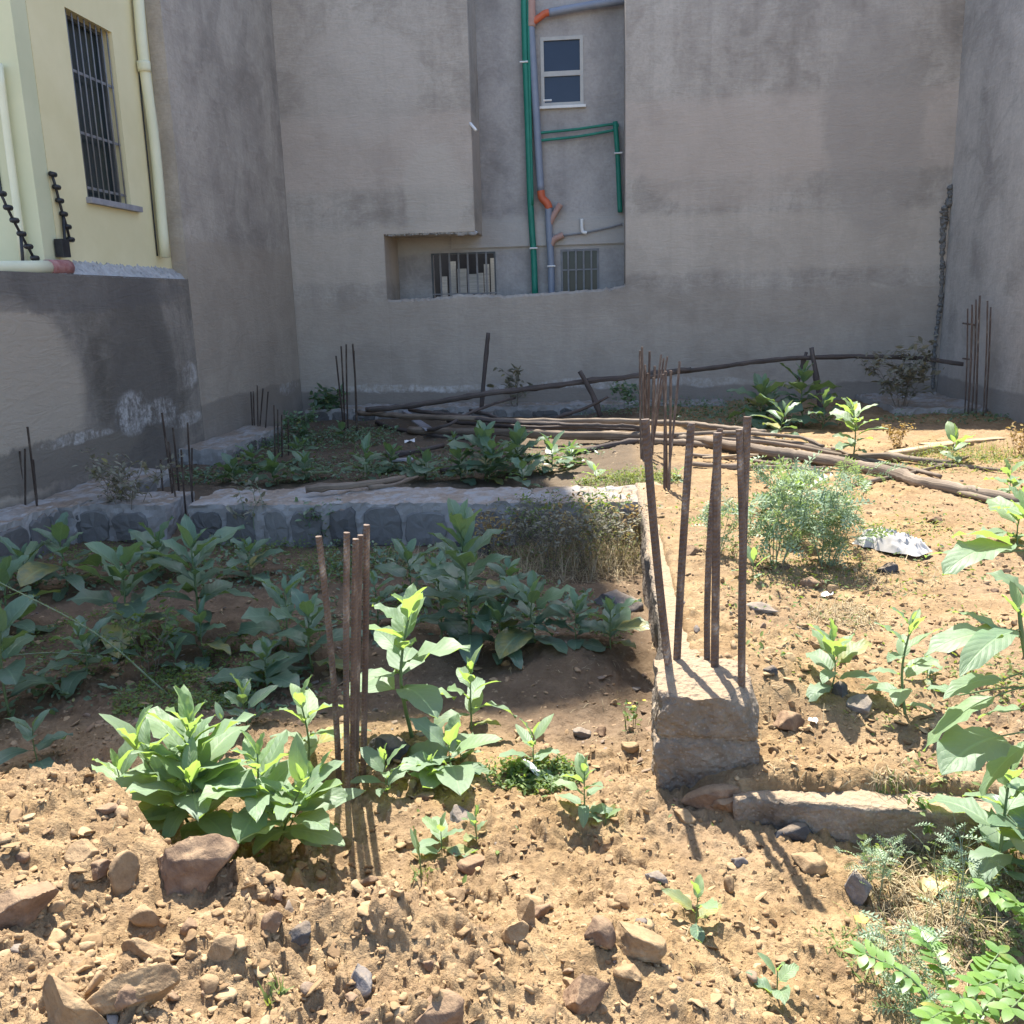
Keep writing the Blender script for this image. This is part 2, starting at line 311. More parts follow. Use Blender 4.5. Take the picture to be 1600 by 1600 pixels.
def leaf_mat(name, c1, c2, c3, trans, tr=.38, rough=.42, spec=.5, veins=True):
    t = NT(name); rnd = t.attr('rnd')[2]; uv = t.xyz(t.n("ShaderNodeUVMap").outputs[0])
    f = t.noise(t.pos(), 14, 4, .6)
    c = t.ramp(t.math('ADD', t.math('MULTIPLY', rnd, .75), t.math('MULTIPLY', f, .25)), [(.09, (.33, .28, .07)), (.17, c1), (.5, c2), (.85, c3)])
    c = t.mix(t.math('MULTIPLY', band(t, t.noise(t.pos(), 30, 5, .75), .52, .72), .3), c, (.27, .27, .19))
    nrm = None
    s = t.math('ABSOLUTE', t.math('SUBTRACT', uv[0], .5))
    if veins:
        mid = band(t, s, .045, .015)
        k = t.math('FRACT', t.math('MULTIPLY', t.math('SUBTRACT', uv[1], t.math('MULTIPLY', s, .5)), 9.0))
        vein = band(t, t.math('ABSOLUTE', t.math('SUBTRACT', k, .5)), .06, .0)
        ve = t.math('MAXIMUM', mid, t.math('MULTIPLY', vein, .45))
        c = t.mix(t.math('MULTIPLY', ve, .33), c, tuple(min(1, v*1.6+.04) for v in c3))
        nrm = t.bump(t.math('SUBTRACT', t.math('MULTIPLY', t.math('ABSOLUTE', t.math('SUBTRACT', k, .5)), 1.0), t.math('ADD', ve, t.math('MULTIPLY', t.noise(t.pos(), 60, 3, .6), .8))), .35, .003)
    b = t.bsdf(c, rough, spec, normal=nrm)
    tl = t.n("ShaderNodeBsdfTranslucent"); t.put(tl.inputs[0], t.mix(rnd, tuple(v*.8 for v in trans), trans))
    mx = t.n("ShaderNodeMixShader"); mx.inputs[0].default_value = tr
    t.t.links.new(b, mx.inputs[1]); t.t.links.new(tl.outputs[0], mx.inputs[2])
    return t.done(mx.outputs[0])
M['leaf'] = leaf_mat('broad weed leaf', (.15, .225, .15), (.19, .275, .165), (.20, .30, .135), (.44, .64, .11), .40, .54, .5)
M['leaf_shade'] = leaf_mat('shaded weed leaf', (.085, .145, .095), (.115, .185, .115), (.15, .235, .12), (.24, .38, .07), .28, .38, .55)  # broad leaf darkened and cooled, shade put into the colour of shaded weeds
M['leaf_fern'] = leaf_mat('feathery leaflet', (.08, .17, .04), (.11, .22, .05), (.16, .28, .06), (.35, .55, .04), .35, veins=False)
M['leaf_thistle'] = leaf_mat('blue thistle leaf', (.15, .23, .15), (.22, .31, .20), (.32, .41, .27), (.35, .48, .12), .3, .55, .3, False)
M['leaf_dry'] = leaf_mat('dry twig leaf', (.16, .15, .11), (.22, .21, .16), (.30, .28, .20), (.3, .28, .14), .25, .7, .2, False)
M['leaf_rust'] = leaf_mat('seeding weed', (.27, .165, .08), (.37, .26, .11), (.46, .36, .14), (.45, .3, .08), .3, .7, .2, False)
M['leaf_small'] = leaf_mat('small herb leaf', (.07, .12, .045), (.10, .16, .055), (.15, .21, .06), (.3, .42, .05), .35, .55, .3, False)
M['grass_dry'] = leaf_mat('dry grass', (.25, .195, .115), (.37, .295, .18), (.52, .43, .27), (.4, .32, .15), .3, .7, .2, False)
M['grass_green'] = leaf_mat('green grass', (.09, .13, .04), (.13, .18, .05), (.22, .25, .09), (.35, .42, .06), .35, .6, .3, False)
M['stem'] = simple('green stem', (.09, .14, .06), (.14, .20, .08), 12, .6, .3, bump=.1)
M['twig'] = simple('dry twig', (.14, .115, .085), (.22, .185, .14), 14, .85, .2, bump=.2)
M['twig_pale'] = simple('pale green stem', (.17, .22, .14), (.24, .29, .18), 14, .7, .2, bump=.2)
M['petal'] = simple('yellow petal', (.70, .55, .05), (.80, .66, .12), 20, .6, .2, bump=.05)
M['petal_dull'] = simple('yellowed paper', (.50, .38, .18), (.62, .50, .28), 12, .8, .2, bump=.1)
M['cloth'] = simple('dirty white cloth', (.40, .37, .33), (.56, .53, .49), 7, .9, .1, bump=.15)
def pebble_mat(name, stops):
    t = NT(name); rnd = t.attr('rnd')[2]; f = t.noise(t.pos(), 40, 4, .7)
    c = t.ramp(rnd, stops); c = t.mix(t.math('MULTIPLY', t.ramp(f, [(.3, 1.), (.6, 0.)]), .35), c, (.16, .105, .07))
    return t.done(t.bsdf(c, .93, .15, normal=t.bump(f, .6, .008)))
M['pebble'] = pebble_mat('mixed pebbles', [(.0, (.28, .185, .10)), (.5, (.38, .27, .155)), (.75, (.24, .16, .10)), (.93, (.22, .185, .15)), (.985, (.15, .13, .115)), (1., (.42, .38, .33))])
M['clod'] = pebble_mat('soil clods', [(.0, (.20, .128, .066)), (.5, (.30, .20, .105)), (1., (.40, .285, .16))])

# ------------------------------------------------------------------ mesh helpers
WO = {}                                       # world origin of every object, for parts of parts
def worigin(p): return np.array(WO.get(p.name, tuple(p.location)))
def finish(name, V, faces, mats, parent=None, smooth=False, uv=None, rnd=None, mi=None, origin=None):
    V = np.asarray(V, float).reshape(-1, 3)
    if origin is None: origin = np.zeros(3) if parent is None else worigin(parent)
    V = V-np.asarray(origin)
    me = bpy.data.meshes.new(name)
    if isinstance(faces, np.ndarray):
        n, k = faces.shape
        me.vertices.add(len(V)); me.vertices.foreach_set("co", V.ravel())
        me.loops.add(n*k); me.loops.foreach_set("vertex_index", faces.ravel().astype(np.int32))
        me.polygons.add(n); me.polygons.foreach_set("loop_start", np.arange(0, n*k, k, dtype=np.int32))
        me.polygons.foreach_set("loop_total", np.full(n, k, np.int32)); me.update(calc_edges=True)
    else:
        me.from_pydata([tuple(v) for v in V], [], faces)
    for m in (mats if isinstance(mats, (list, tuple)) else [mats]): me.materials.append(m)
    if mi is not None: me.polygons.foreach_set("material_index", np.asarray(mi, np.int32))
    if smooth: me.polygons.foreach_set("use_smooth", np.ones(len(me.polygons), bool))
    li = np.empty(len(me.loops), np.int32); me.loops.foreach_get("vertex_index", li)
    if uv is not None:
        l = me.uv_layers.new(name="UVMap"); l.data.foreach_set("uv", np.asarray(uv, np.float32)[li].ravel())
    if rnd is not None:
        a = me.attributes.new("rnd", 'FLOAT', 'POINT'); a.data.foreach_set("value", np.asarray(rnd, np.float32))
    me.update()
    o = bpy.data.objects.new(name, me); COL.objects.link(o)
    if parent is not None:
        o.parent = parent; o.location = np.asarray(origin)-worigin(parent)
    else: o.location = origin
    WO[o.name] = tuple(origin)
    return o
def tag(o, label=None, cat=None, group=None, kind=None):
    for k, v in (('label', label), ('category', cat), ('group', group), ('kind', kind)):
        if v: o[k] = v
    return o
def thing(name, label, cat, loc=(0, 0, 0), group=None):
    o = bpy.data.objects.new(name, None); COL.objects.link(o); o.location = tuple(float(v) for v in loc); o.empty_display_size = .1
    return tag(o, label, cat, group)

class MB:
    def __init__(s): s.v = []; s.f = []; s.uv = []; s.r = []; s.mi = []; s.n = 0
    def add(s, V, Fc, uv=None, r=.5, mi=0):
        V = np.asarray(V, float).reshape(-1, 3); k = len(V)
        s.v.append(V); s.f += [tuple(i+s.n for i in f) for f in Fc]; s.n += k
        s.uv.append(np.zeros((k, 2)) if uv is None else np.asarray(uv, float)); s.r.append(np.full(k, r)); s.mi += [mi]*len(Fc)
    def box(s, x0, x1, y0, y1, z0, z1, mi=0):
        V = [(x, y, z) for z in (z0, z1) for y in (y0, y1) for x in (x0, x1)]
        s.add(V, [(0, 2, 3, 1), (4, 5, 7, 6), (0, 1, 5, 4), (2, 6, 7, 3), (0, 4, 6, 2), (1, 3, 7, 5)], mi=mi)
    def tube(s, pts, rad, seg=8, cap=True, wob=None, r=.5, mi=0):
        pts = np.asarray(pts, float); n = len(pts); rad = np.full(n, rad) if np.isscalar(rad) else np.asarray(rad, float)
        tg = np.gradient(pts, axis=0); tg /= np.linalg.norm(tg, axis=1)[:, None]+1e-12
        ref = np.array([0, 0, 1.]) if abs(tg[0][2]) < .9 else np.array([1., 0, 0]); V = []; uv = []; L = 0
        a = np.arange(seg)*2*PI/seg
        for i in range(n):
            e1 = np.cross(ref, tg[i]); e1 /= np.linalg.norm(e1)+1e-12; e2 = np.cross(tg[i], e1); ref = -np.cross(e1, tg[i]); ref = e2
            if i: L += np.linalg.norm(pts[i]-pts[i-1])
            rr = rad[i]*(1 if wob is None else wob(i, a))
            V.append(pts[i]+np.outer(np.cos(a)*rr, e1)+np.outer(np.sin(a)*rr, e2)); uv += [(q/seg, L) for q in range(seg)]
        Fc = [(i*seg+j, i*seg+(j+1) % seg, (i+1)*seg+(j+1) % seg, (i+1)*seg+j) for i in range(n-1) for j in range(seg)]
        if cap: Fc += [tuple(range(seg-1, -1, -1)), tuple((n-1)*seg+j for j in range(seg))]
        s.add(np.concatenate(V), Fc, uv, r, mi)
    def build(s, name, mat, parent=None, smooth=False, origin=None):
        return finish(name, np.concatenate(s.v), s.f, mat, parent, smooth, np.concatenate(s.uv), np.concatenate(s.r), s.mi, origin)

def spline(pts, n):
    pts = np.asarray(pts, float); m = len(pts)
    if m == 2: t = np.linspace(0, 1, n)[:, None]; return pts[0]*(1-t)+pts[1]*t
    P = np.vstack([2*pts[0]-pts[1], pts, 2*pts[-1]-pts[-2]]); out = []
    for u in np.linspace(0, m-1-1e-9, n):
        i = int(u); f = u-i; a, b, c, d = P[i:i+4]
        out.append(.5*(2*b+(c-a)*f+(2*a-5*b+4*c-d)*f*f+(3*b-a-3*c+d)*f**3))
    return np.array(out)

def rot_rand(rs, n, tilt=PI):
    az = rs.rand(n)*2*PI; a = rs.rand(n)*2*PI; b = (rs.rand(n)*2-1)*tilt
    cz, sz = np.cos(az), np.sin(az); ca, sa = np.cos(a), np.sin(a); cb, sb = np.cos(b), np.sin(b)
    Z = np.zeros((n, 3, 3)); Z[:, 0, 0] = cz; Z[:, 0, 1] = -sz; Z[:, 1, 0] = sz; Z[:, 1, 1] = cz; Z[:, 2, 2] = 1
    ax = np.stack([ca, sa, np.zeros(n)], 1); K = np.zeros((n, 3, 3))
    K[:, 0, 1] = -ax[:, 2]; K[:, 0, 2] = ax[:, 1]; K[:, 1, 0] = ax[:, 2]; K[:, 1, 2] = -ax[:, 0]; K[:, 2, 0] = -ax[:, 1]; K[:, 2, 1] = ax[:, 0]
    Rr = np.eye(3)[None]+sb[:, None, None]*K+(1-cb)[:, None, None]*(K@K)
    return Rr@Z
def scatter(Vt, Ft, pos, R, sc):
    n = len(pos); sc = np.asarray(sc, float)
    if sc.ndim == 1: sc = np.repeat(sc[:, None], 3, 1)
    V = np.einsum('nij,nkj->nki', R, Vt[None]*sc[:, None, :])+pos[:, None, :]
    Fc = (Ft[None]+(np.arange(n)*len(Vt))[:, None, None]).reshape(-1, Ft.shape[1])
    return V.reshape(-1, 3), Fc

_ico = {}
def ico(k):
    if k not in _ico:
        bm = bmesh.new(); bmesh.ops.create_icosphere(bm, subdivisions=k, radius=1)
        bm.verts.ensure_lookup_table()
        _ico[k] = (np.array([v.co[:] for v in bm.verts]), np.array([[v.index for v in f.verts] for f in bm.faces])); bm.free()
    return _ico[k]
def rock_shape(rs, k=3, planes=11, rough=.085, lo=.40, hi=.80):
    V, Fc = ico(k); V = V.copy()
    for _ in range(planes):
        n = rs.randn(3); n /= np.linalg.norm(n); d = lo+(hi-lo)*rs.rand()
        e = np.maximum(0, V@n-d); V -= e[:, None]*n
    nn = V/np.linalg.norm(V, axis=1)[:, None]
    V = V+nn*(rough*fbm3(V*2.4+rs.rand(3)*50, 4, int(rs.randint(999))))[:, None]
    V = V+nn*(rough*.35*fbm3(V*9+rs.rand(3)*50, 3, int(rs.randint(999))))[:, None]
    return V/np.abs(V).max(), Fc

# ================================================================== THE SETTING
def build_ground():
    ys = np.concatenate([np.linspace(-40, .6, 14), .62*np.exp(np.arange(0, math.log(14/.62), .0037)), np.linspace(14.3, 90, 18)])
    tf = np.linspace(-.86, .80, 830); ts = np.concatenate([-np.geomspace(40, .88, 22), tf, np.geomspace(.82, 40, 22)])
    wy = np.maximum(ys, .62)+.3
    Xg = ts[None, :]*wy[:, None]; Yg = np.repeat(ys[:, None], len(ts), 1)
    inside = (S(-.1, .5, Yg))*S(15.5, 14, Yg)
    Z = smooth_h(Xg, np.maximum(Yg, .3))*inside + rough_h(Xg, Yg)*inside
    V = np.stack([Xg, Yg, Z], -1).reshape(-1, 3); n, m = Xg.shape
    i = (np.arange(n-1)[:, None]*m+np.arange(m-1)[None]).ravel()
    o = finish('ground', V, np.stack([i, i+1, i+m+1, i+m], 1), M['soil'], smooth=True)
    tag(o, kind='structure')
build_ground()

def wall_holes(mb, x0, x1, z0, z1, y0, y1, holes):
    xs = sorted({x0, x1, *[h[0] for h in holes], *[h[1] for h in holes]}); zs = sorted({z0, z1, *[h[2] for h in holes], *[h[3] for h in holes]})
    for a, b in zip(xs, xs[1:]):
        for c, d in zip(zs, zs[1:]):
            if any(h[0] <= a and b <= h[1] and h[2] <= c and d <= h[3] for h in holes): continue
            mb.box(a, b, y0, y1, c, d)
def rough_edge_slab(x0, x1, y0, y1, z0, zf, n=70, seed=1, amp=.02):
    """an upright slab whose top edge is broken: zf(x) gives the height"""
    mb = MB(); rs = np.random.RandomState(seed); xs = np.linspace(x0, x1, n)
    V = []; Fc = []
    for i, x in enumerate(xs):
        h = zf(x); a = h+amp*rs.randn(); b = h+amp*rs.randn()
        V += [(x, y0, z0), (x, y0, a-.03), (x, y0+.03, a), (x, y1-.03, b), (x, y1, z0)]
    for i in range(n-1):
        for j in range(4): Fc.append((i*5+j, (i+1)*5+j, (i+1)*5+j+1, i*5+j+1))
    mb.add(np.array(V), Fc); return mb

YB, YR = 12.70, 13.55                          # outer face of the back building, wall at the back of its light shaft
XL, XR = -4.19, 4.37
bb = thing('plastered_building', 'tall grey plastered building across the back with a recessed shaft of pipes and barred windows', 'building', (0, 13, 0))
# front wall
xo0, xo1, xe = -2.895, .315, -1.665
mb = MB()
mb.box(XL-5.0, xo0, YB+.001, YB+.85, -.3, 2.51)
HR = .2+1.9*(YB-onz(1400, 676, .2)[1])          # its head casts the shade line across the poles
mb.box(xo1, XR+.3, YB, YB+.85, -.3, HR)
mb.box(3.32, XR+.3, YB+.003, YB+.84, HR, 13.5)  # unseen taller block added to keep the right wall in shade
# storeys above on the left, rising past the picture; slab width, depth and sloping head shaped for its shadow
V = []
xa, xb, z0 = -9.2, xe, 2.51
za, zb = 23.4, 17.0
for y in (YB, YB+.86):
    V += [(xa, y, z0), (xb, y, z0), (xb, y, zb), (xa, y, za)]
mb.add(V, [(0, 1, 2, 3), (7, 6, 5, 4), (0, 4, 5, 1), (1, 5, 6, 2), (2, 6, 7, 3), (3, 7, 4, 0)])
mb.build('outer_wall', M['wall_main'], bb)
sillz = lambda x: np.interp(x, [xo0, -2.3, -1.9, -1.2, -.5, .1, xo1], [1.655, 1.665, 1.70, 1.672, 1.70, 1.725, 1.77])
rough_edge_slab(xo0, xo1, YB+.004, YB+.26, -.3, sillz, 90, 3, .008).build('parapet', M['wall_main'], bb)
# broken render along the lower lip of the overhang
mb = MB(); rs = np.random.RandomState(8)
for k in range(34):
    x = -2.86+k*.0355; Vr, Fr = rock_shape(rs, 2, 8, .1); s = .018+.02*(k > 26)+.012*rs.rand()
    mb.add(Vr*[s*1.3, .03, s]+[x, YB+.035, 2.505-.004], Fr)
mb.build('broken_render', M['mortar'], bb, True)
# shaft wall with three openings
def rect(x0, y0, x1, y1, Y): a = ony(x0, y1, Y); b = ony(x1, y0, Y); return (a[0], b[0], a[2], b[2])
wU = rect(846, 55, 911, 167, YR); wL = rect(677, 393, 774, 474, YR); wR = rect(877, 388, 936, 474, YR)
mb = MB(); wall_holes(mb, XL-.2, XR, -.3, 6.2, YR, YR+.2, [wU, wL, wR]); mb.build('shaft_wall', M['recess'], bb)
mb = MB()
zb1 = ony(800, 347, YR)[2]; zb0 = ony(800, 387, YR)[2]
xx = ony(705, 370, YR)[0]
mb.box(-3.6, XR, YR-.02, YR-.001, zb0, zb0+.012); mb.box(xx, XR-.3, YR-.045, YR-.001, zb0+.012, zb1); mb.build('lintel_band', M['recess'], bb)
def window(rc, fw, fmat, gmat, Yf, label=None, midz=None, sill=True, bars=0, hbars=()):
    x0, x1, z0, z1 = rc; mb = MB(); d0, d1 = Yf-.012, Yf+.05
    mb.box(x0, x0+fw, d0, d1, z0, z1); mb.box(x1-fw, x1, d0, d1, z0, z1)
    mb.box(x0+fw, x1-fw, d0+.002, d1, z0, z0+fw); mb.box(x0+fw, x1-fw, d0+.002, d1, z1-fw, z1)
    if midz: mb.box(x0+fw, x1-fw, d0+.002, d1, midz-fw*.7, midz+fw*.7)
    wdw = mb.build('window', fmat, bb); 
    if label: wdw['label'] = label
    mb = MB(); mb.box(x0+fw*.5, x1-fw*.5, Yf+.02, Yf+.026, z0+fw*.5, z1-fw*.5); mb.build('pane', gmat, wdw)
    if sill: mb = MB(); mb.box(x0-.03, x1+.03, Yf-.06, Yf+.04, z0-.035, z0-.001); mb.build('sill', M['white'], wdw)
    for k in range(bars):
        mb = MB(); x = x0+(x1-x0)*(k+1)/(bars+1); mb.box(x-.012, x+.012, Yf-.035, Yf-.018, z0, z1); mb.build('bar', M['bar'], wdw)
    for h in hbars:
        mb = MB(); z = z0+(z1-z0)*h; mb.box(x0, x1, Yf-.018, Yf-.012, z-.01, z+.01); mb.build('crossbar', M['bar'], wdw)
    return wdw
window(wU, .045, M['frame'], M['glass'], YR, 'pale framed window with two dark panes one above the other', midz=wU[2]+(wU[3]-wU[2])*.47)
wl = window(wL, .022, M['darkframe'], M['glass'], YR, 'dark barred window with pale boards stacked behind it', sill=False, bars=6, hbars=(.18,))
wr = window(wR, .03, M['bar'], M['glass2'], YR, 'narrow grey barred window', sill=False, bars=4, hbars=(.62,))
bpy.data.objects.remove(bpy.data.objects['pane'] if False else [c for c in wl.children if c.name.startswith('pane')][0])
mb = MB(); x0, x1, z0, z1 = wL; mb.box(x0-.1, x1+.1, YR+.62, YR+.64, z0-.2, z1+.2); mb.build('dark_room', M['interior'], bb)
mb = MB(); wdt = x1-x0
for a, b, c, d, e in ((.07, .17, .05, .55, .10), (.19, .30, .05, .86, .2), (.34, .48, .08, .70, .12), (.52, .66, .2, .58, .05), (.66, .75, .2, .60, .1), (.76, .84, .05, .78, .16), (.86, .98, .05, .9, .2)):
    mb.box(x0+wdt*a, x0+wdt*b, YR+.25+e, YR+.3+e, z0+(z1-z0)*c, z0+(z1-z0)*d)
mb.build('stacked_boards', M['paper'], bb)
# pipes
def pipe(name, pts, r, mat, label=None, n=24, parent=bb, seg=10, origin=None):
    mb = MB(); mb.tube(spline(pts, n), r, seg); o = mb.build(name, mat, parent, True, origin)
    if label: o['label'] = label
    return o
Yp = YR-.10
P = lambda x, y, Y=Yp: ony(x, y, Y)
pipe('conduit', [P(818, -60), P(820, 60), P(825, 200), P(829, 320), P(834, 400), P(836, 462)], .045, M['greenpipe'], 'green conduit running down the shaft')
pipe('conduit', [P(826, -60, Yp-.03), P(826, 60, Yp-.03), P(829, 200, Yp-.03), P(832, 320, Yp-.03)], .02, M['greenpipe'])
pipe('drain_pipe', [P(829, 34), P(835, 130), P(841, 230), P(845, 298)], .052, M['greypipe'], 'grey blue drain pipe beside the green conduit')
pipe('elbow', [P(845, 298), P(847, 309), P(855, 318), P(858, 326)], .055, M['orange'], 'bright orange elbow')
pipe('drain_pipe', [P(857, 324), P(858, 360), P(861, 410), P(862, 470)], .05, M['greypipe'])
pipe('branch_pipe', [P(858, 352), P(866, 335), P(876, 319)], .042, M['pinkpipe'])
pipe('tee', [P(829, -20), P(830, 15), P(830, 42)], .06, M['pinkpipe'], 'dusty pink drain tee')
pipe('elbow', [P(831, 36), P(842, 28), P(852, 21), P(862, 19)], .045, M['orange'])
pipe('drain_pipe', [P(858, 20), P(900, 12), P(985, -2)], .05, M['greypipe'])
pipe('water_pipe', [P(840, 208), P(850, 207), P(900, 202), P(960, 194), P(964, 200)], .018, M['greenpipe'])
pipe('water_pipe', [P(840, 220), P(850, 219), P(905, 213), P(962, 203)], .018, M['greenpipe'])
pipe('water_pipe', [P(961, 190), P(965, 240), P(967, 290), P(969, 332)], .035, M['greenpipe'])
pipe('branch_pipe', [P(860, 384), P(866, 374), P(880, 367)], .045, M['pinkpipe'])
pipe('feed_pipe', [P(880, 368), P(912, 364), P(950, 356), P(972, 350)], .014, M['bar'])
pipe('water_elbow', [P(909, 342), P(910, 361), P(917, 364)], .024, M['white'])
pipe('spout', [P(734, 192, YB+.02), P(744, 204, YB-.05)], .02, M['white'], 'short pale spout', 4)
for (x, y) in ((819, 98), (834, 388), (836, 460), (862, 416), (966, 240), (856, 158)):
    c = P(x, y); mb = MB(); mb.tube([c+np.array([-.055, -.05, 0]), c+np.array([.055, -.05, 0])], .012, 6); mb.build('clip', M['white'], bb)

# left side: high plastered wall, low wall, yellow house
zt = 6.3
ytall = onx(250, 0, XL)[1]
hw = tag(finish('plaster_wall', *(lambda m: (np.concatenate(m.v), m.f))((lambda m: (m.box(XL-.155, XL, ytall, YB-.002, -.3, zt), m)[1])(MB())), M['wall_side'], origin=(XL, ytall, 0)),
         'high grey plastered wall on the left running back to the corner behind the yellow house', 'wall')
zl = onx(150, 430, XL)[2]
yc0 = onx(66, 200, XL-.16)[1]-.22
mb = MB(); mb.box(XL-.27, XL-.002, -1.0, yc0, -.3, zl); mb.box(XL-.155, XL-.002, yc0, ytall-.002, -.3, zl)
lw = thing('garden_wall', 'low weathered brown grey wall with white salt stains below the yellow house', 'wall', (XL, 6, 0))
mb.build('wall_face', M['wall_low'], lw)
# rough mortar coping between the wall and the house
XY = XL-.16
n = 110; ys = np.linspace(onx(90, 425, XL)[1], ytall+.0, n); rs = np.random.RandomState(4); V = []; m = 6
for i, y in enumerate(ys):
    for j in range(m):
        s = j/(m-1); V.append((XL-.0-(.16)*s, y, zl-.02+(.02+.11*min(1, (i+6)/30))*s+.013*rs.randn()*(0 < j)+.008*(j == 0)))
Fc = [(i*m+j, i*m+j+1, (i+1)*m+j+1, (i+1)*m+j) for i in range(n-1) for j in range(m-1)]
finish('mortar_coping', V, [f[::-1] for f in Fc], M['mortar'], lw)
yc = onx(66, 200, XY)[1]
yh = thing('yellow_house', 'yellow painted house with a tall barred window behind the low wall', 'house', (XY, yc, 0))
w0 = onx(137, 308, XY); w1 = onx(222, 325, XY); w2 = onx(100, 10, XY)
wy0, wy1, wz0, wz1 = w0[1], onx(205, 320, XY)[1], w0[2], w2[2]
mb = MB()
def yz_wall(mb, X, t, y0, y1, z0, z1, hole):
    ys = sorted({y0, y1, hole[0], hole[1]}); zs = sorted({z0, z1, hole[2], hole[3]})
    for a, b in zip(ys, ys[1:]):
        for c, d in zip(zs, zs[1:]):
            if hole[0] <= a and b <= hole[1] and hole[2] <= c and d <= hole[3]: continue
            mb.box(X-t, X, a, b, c, d)
yz_wall(mb, XY, .22, yc+.004, YB-.3, 0, 6.4, (wy0, wy1, wz0, wz1)); mb.build('side_wall', M['yellow'], yh)
mb = MB(); mb.box(XY-4, XY-.003, yc-.2, yc, 0, 6.4); mb.build('front_wall', M['cream'], yh)
mb = MB(); mb.box(XY-4, XY+.05, yc-.2, YB-.3, 6.4, 6.6); mb.build('roof', M['cream'], yh)
mb = MB(); fw = .03
for a, b, c, d in ((wy0, wy0+fw, wz0, wz1), (wy1-fw, wy1, wz0, wz1), (wy0+fw, wy1-fw, wz0, wz0+fw), (wy0+fw, wy1-fw, wz1-fw, wz1)):
    mb.box(XY-.16, XY-.10, a, b, c, d)
wd = mb.build('window', M['darkframe'], yh)
mb = MB(); mb.box(XY-.14, XY-.135, wy0+.01, wy1-.01, wz0+.01, wz1-.01); mb.build('pane', M['glass2'], wd)
mb = MB(); mb.box(XY-.2, XY+.05, wy0-.03, wy1+.12, wz0-.05, wz0-.002); mb.build('sill', M['sill'], wd)
for k in range(8):
    y = wy0+(wy1-wy0)*(k+.6)/8; mb = MB(); mb.tube([(XY-.03, y, wz0), (XY-.03, y, wz1)], .0065, 6); mb.build('bar', M['bar'], wd, True)
for h in (.06, .36, .69):
    z = wz0+(wz1-wz0)*h; mb = MB(); mb.box(XY-.046, XY-.038, wy0, wy1, z-.011, z+.011); mb.build('crossbar', M['bar'], wd)
dp = pipe('drain_pipe', [onx(214, -30, XY+.07), onx(224, 90, XY+.07), onx(242, 230, XY+.07), onx(258, 402, XY+.07)], .05, M['pipe_cream'], 'pale drain pipe down the yellow wall', 16, yh)
pipe('pipe_collar', [onx(224, 96, XY+.07), onx(226, 112, XY+.07)], .062, M['pipe_cream'], None, 4, dp)
pipe('cable', [onx(207, -20, XY+.012), onx(219, 130, XY+.012), onx(232, 260, XY+.012), onx(246, 400, XY+.012)], .007, M['black'], None, 14, yh, 6)
pipe('downpipe', [ony(-2, 100, yc-.25), ony(14, 230, yc-.25), ony(38, 410, yc-.25)], .03, M['pipe_cream'], None, 8, yh)
# a window at the left of the house front
a = ony(-30, 60, yc-.2); b = ony(4, 300, yc-.2)
mb = MB(); mb.box(a[0]-.4, b[0], yc-.212, yc-.2005, b[2], a[2]+.6); mb.build('front_window', M['glass2'], yh)
# plastic pipe lying on the low wall
pl = thing('plastic_pipe', 'pale plastic pipe with a red end lying on top of the low wall', 'pipe', onx(60, 420, XL-.10))
A = onx(-60, 421, XL-.08); B = onx(74, 418, XL-.08); Cc = onx(106, 418, XL-.08)
pipe('tube', [A, B], .055, M['pipe_cream'], None, 6, pl); pipe('end_cap', [B, Cc], .062, M['red'], None, 4, pl)
def bracket(label, pts, post):
    p0 = onx(*post[-1], XL-.13); t = thing('fence_bracket', label, 'fence bracket', p0, 'electric fence brackets on the low wall')
    mb = MB(); mb.tube([onx(*q, XL-.13) for q in post], .012, 6); mb.build('post', M['black'], t, True)
    mb = MB(); mb.tube([onx(*q, XL-.13) for q in pts], .011, 6); mb.build('arm', M['black'], t, True)
    for q in pts:
        c = onx(*q, XL-.13); mb = MB(); mb.tube([c+np.array([0, -.02, 0]), c+np.array([0, .045, 0])], .021, 8); mb.build('insulator', M['black'], t, True)
bracket('black bracket with round insulators in front of the yellow wall corner', [(81, 272), (87, 292), (92, 313), (98, 334), (104, 354), (109, 374)], [(98, 334), (101, 372), (100, 398)])
bracket('black slanting bracket with round insulators at the left edge of the photo', [(1, 302), (11, 324), (21, 344), (32, 365), (43, 385), (53, 403)], [(32, 362), (37, 424)])
mb = MB(); c = onx(96, 388, XL-.13); mb.box(c[0]-.02, c[0]+.05, c[1]-.06, c[1]+.04, c[2]-.07, c[2]+.07)
tag(mb.build('junction_box', M['black'], origin=c), 'small black box below the insulators in front of the yellow wall', 'box')
# right wall
mb = MB(); mb.box(XR, XR+.3, 5.5, YB-.002, -.3, 6.0)
rw = thing('plaster_wall', 'high plain grey plastered wall along the right edge with a rough mortar seam in its corner', 'wall', (XR, 10, 0)); mb.build('wall_face', M['wall_right'], rw)
mb = MB(); rs = np.random.RandomState(12)
for k in range(70):
    z = .35+k*.036; Vr, Fr = rock_shape(rs, 2, 7, .12); s = .022+.03*math.exp(-((z-2.6)/.35)**2)+.018*rs.rand()
    mb.add(Vr*[s, s, .04]+[XR-.012-.06*(z < 2.6)*(.4+.6*math.sin(z*2.0)**2), YB-.02, z], Fr)
mb.build('corner_mortar', M['stone'], rw, True)

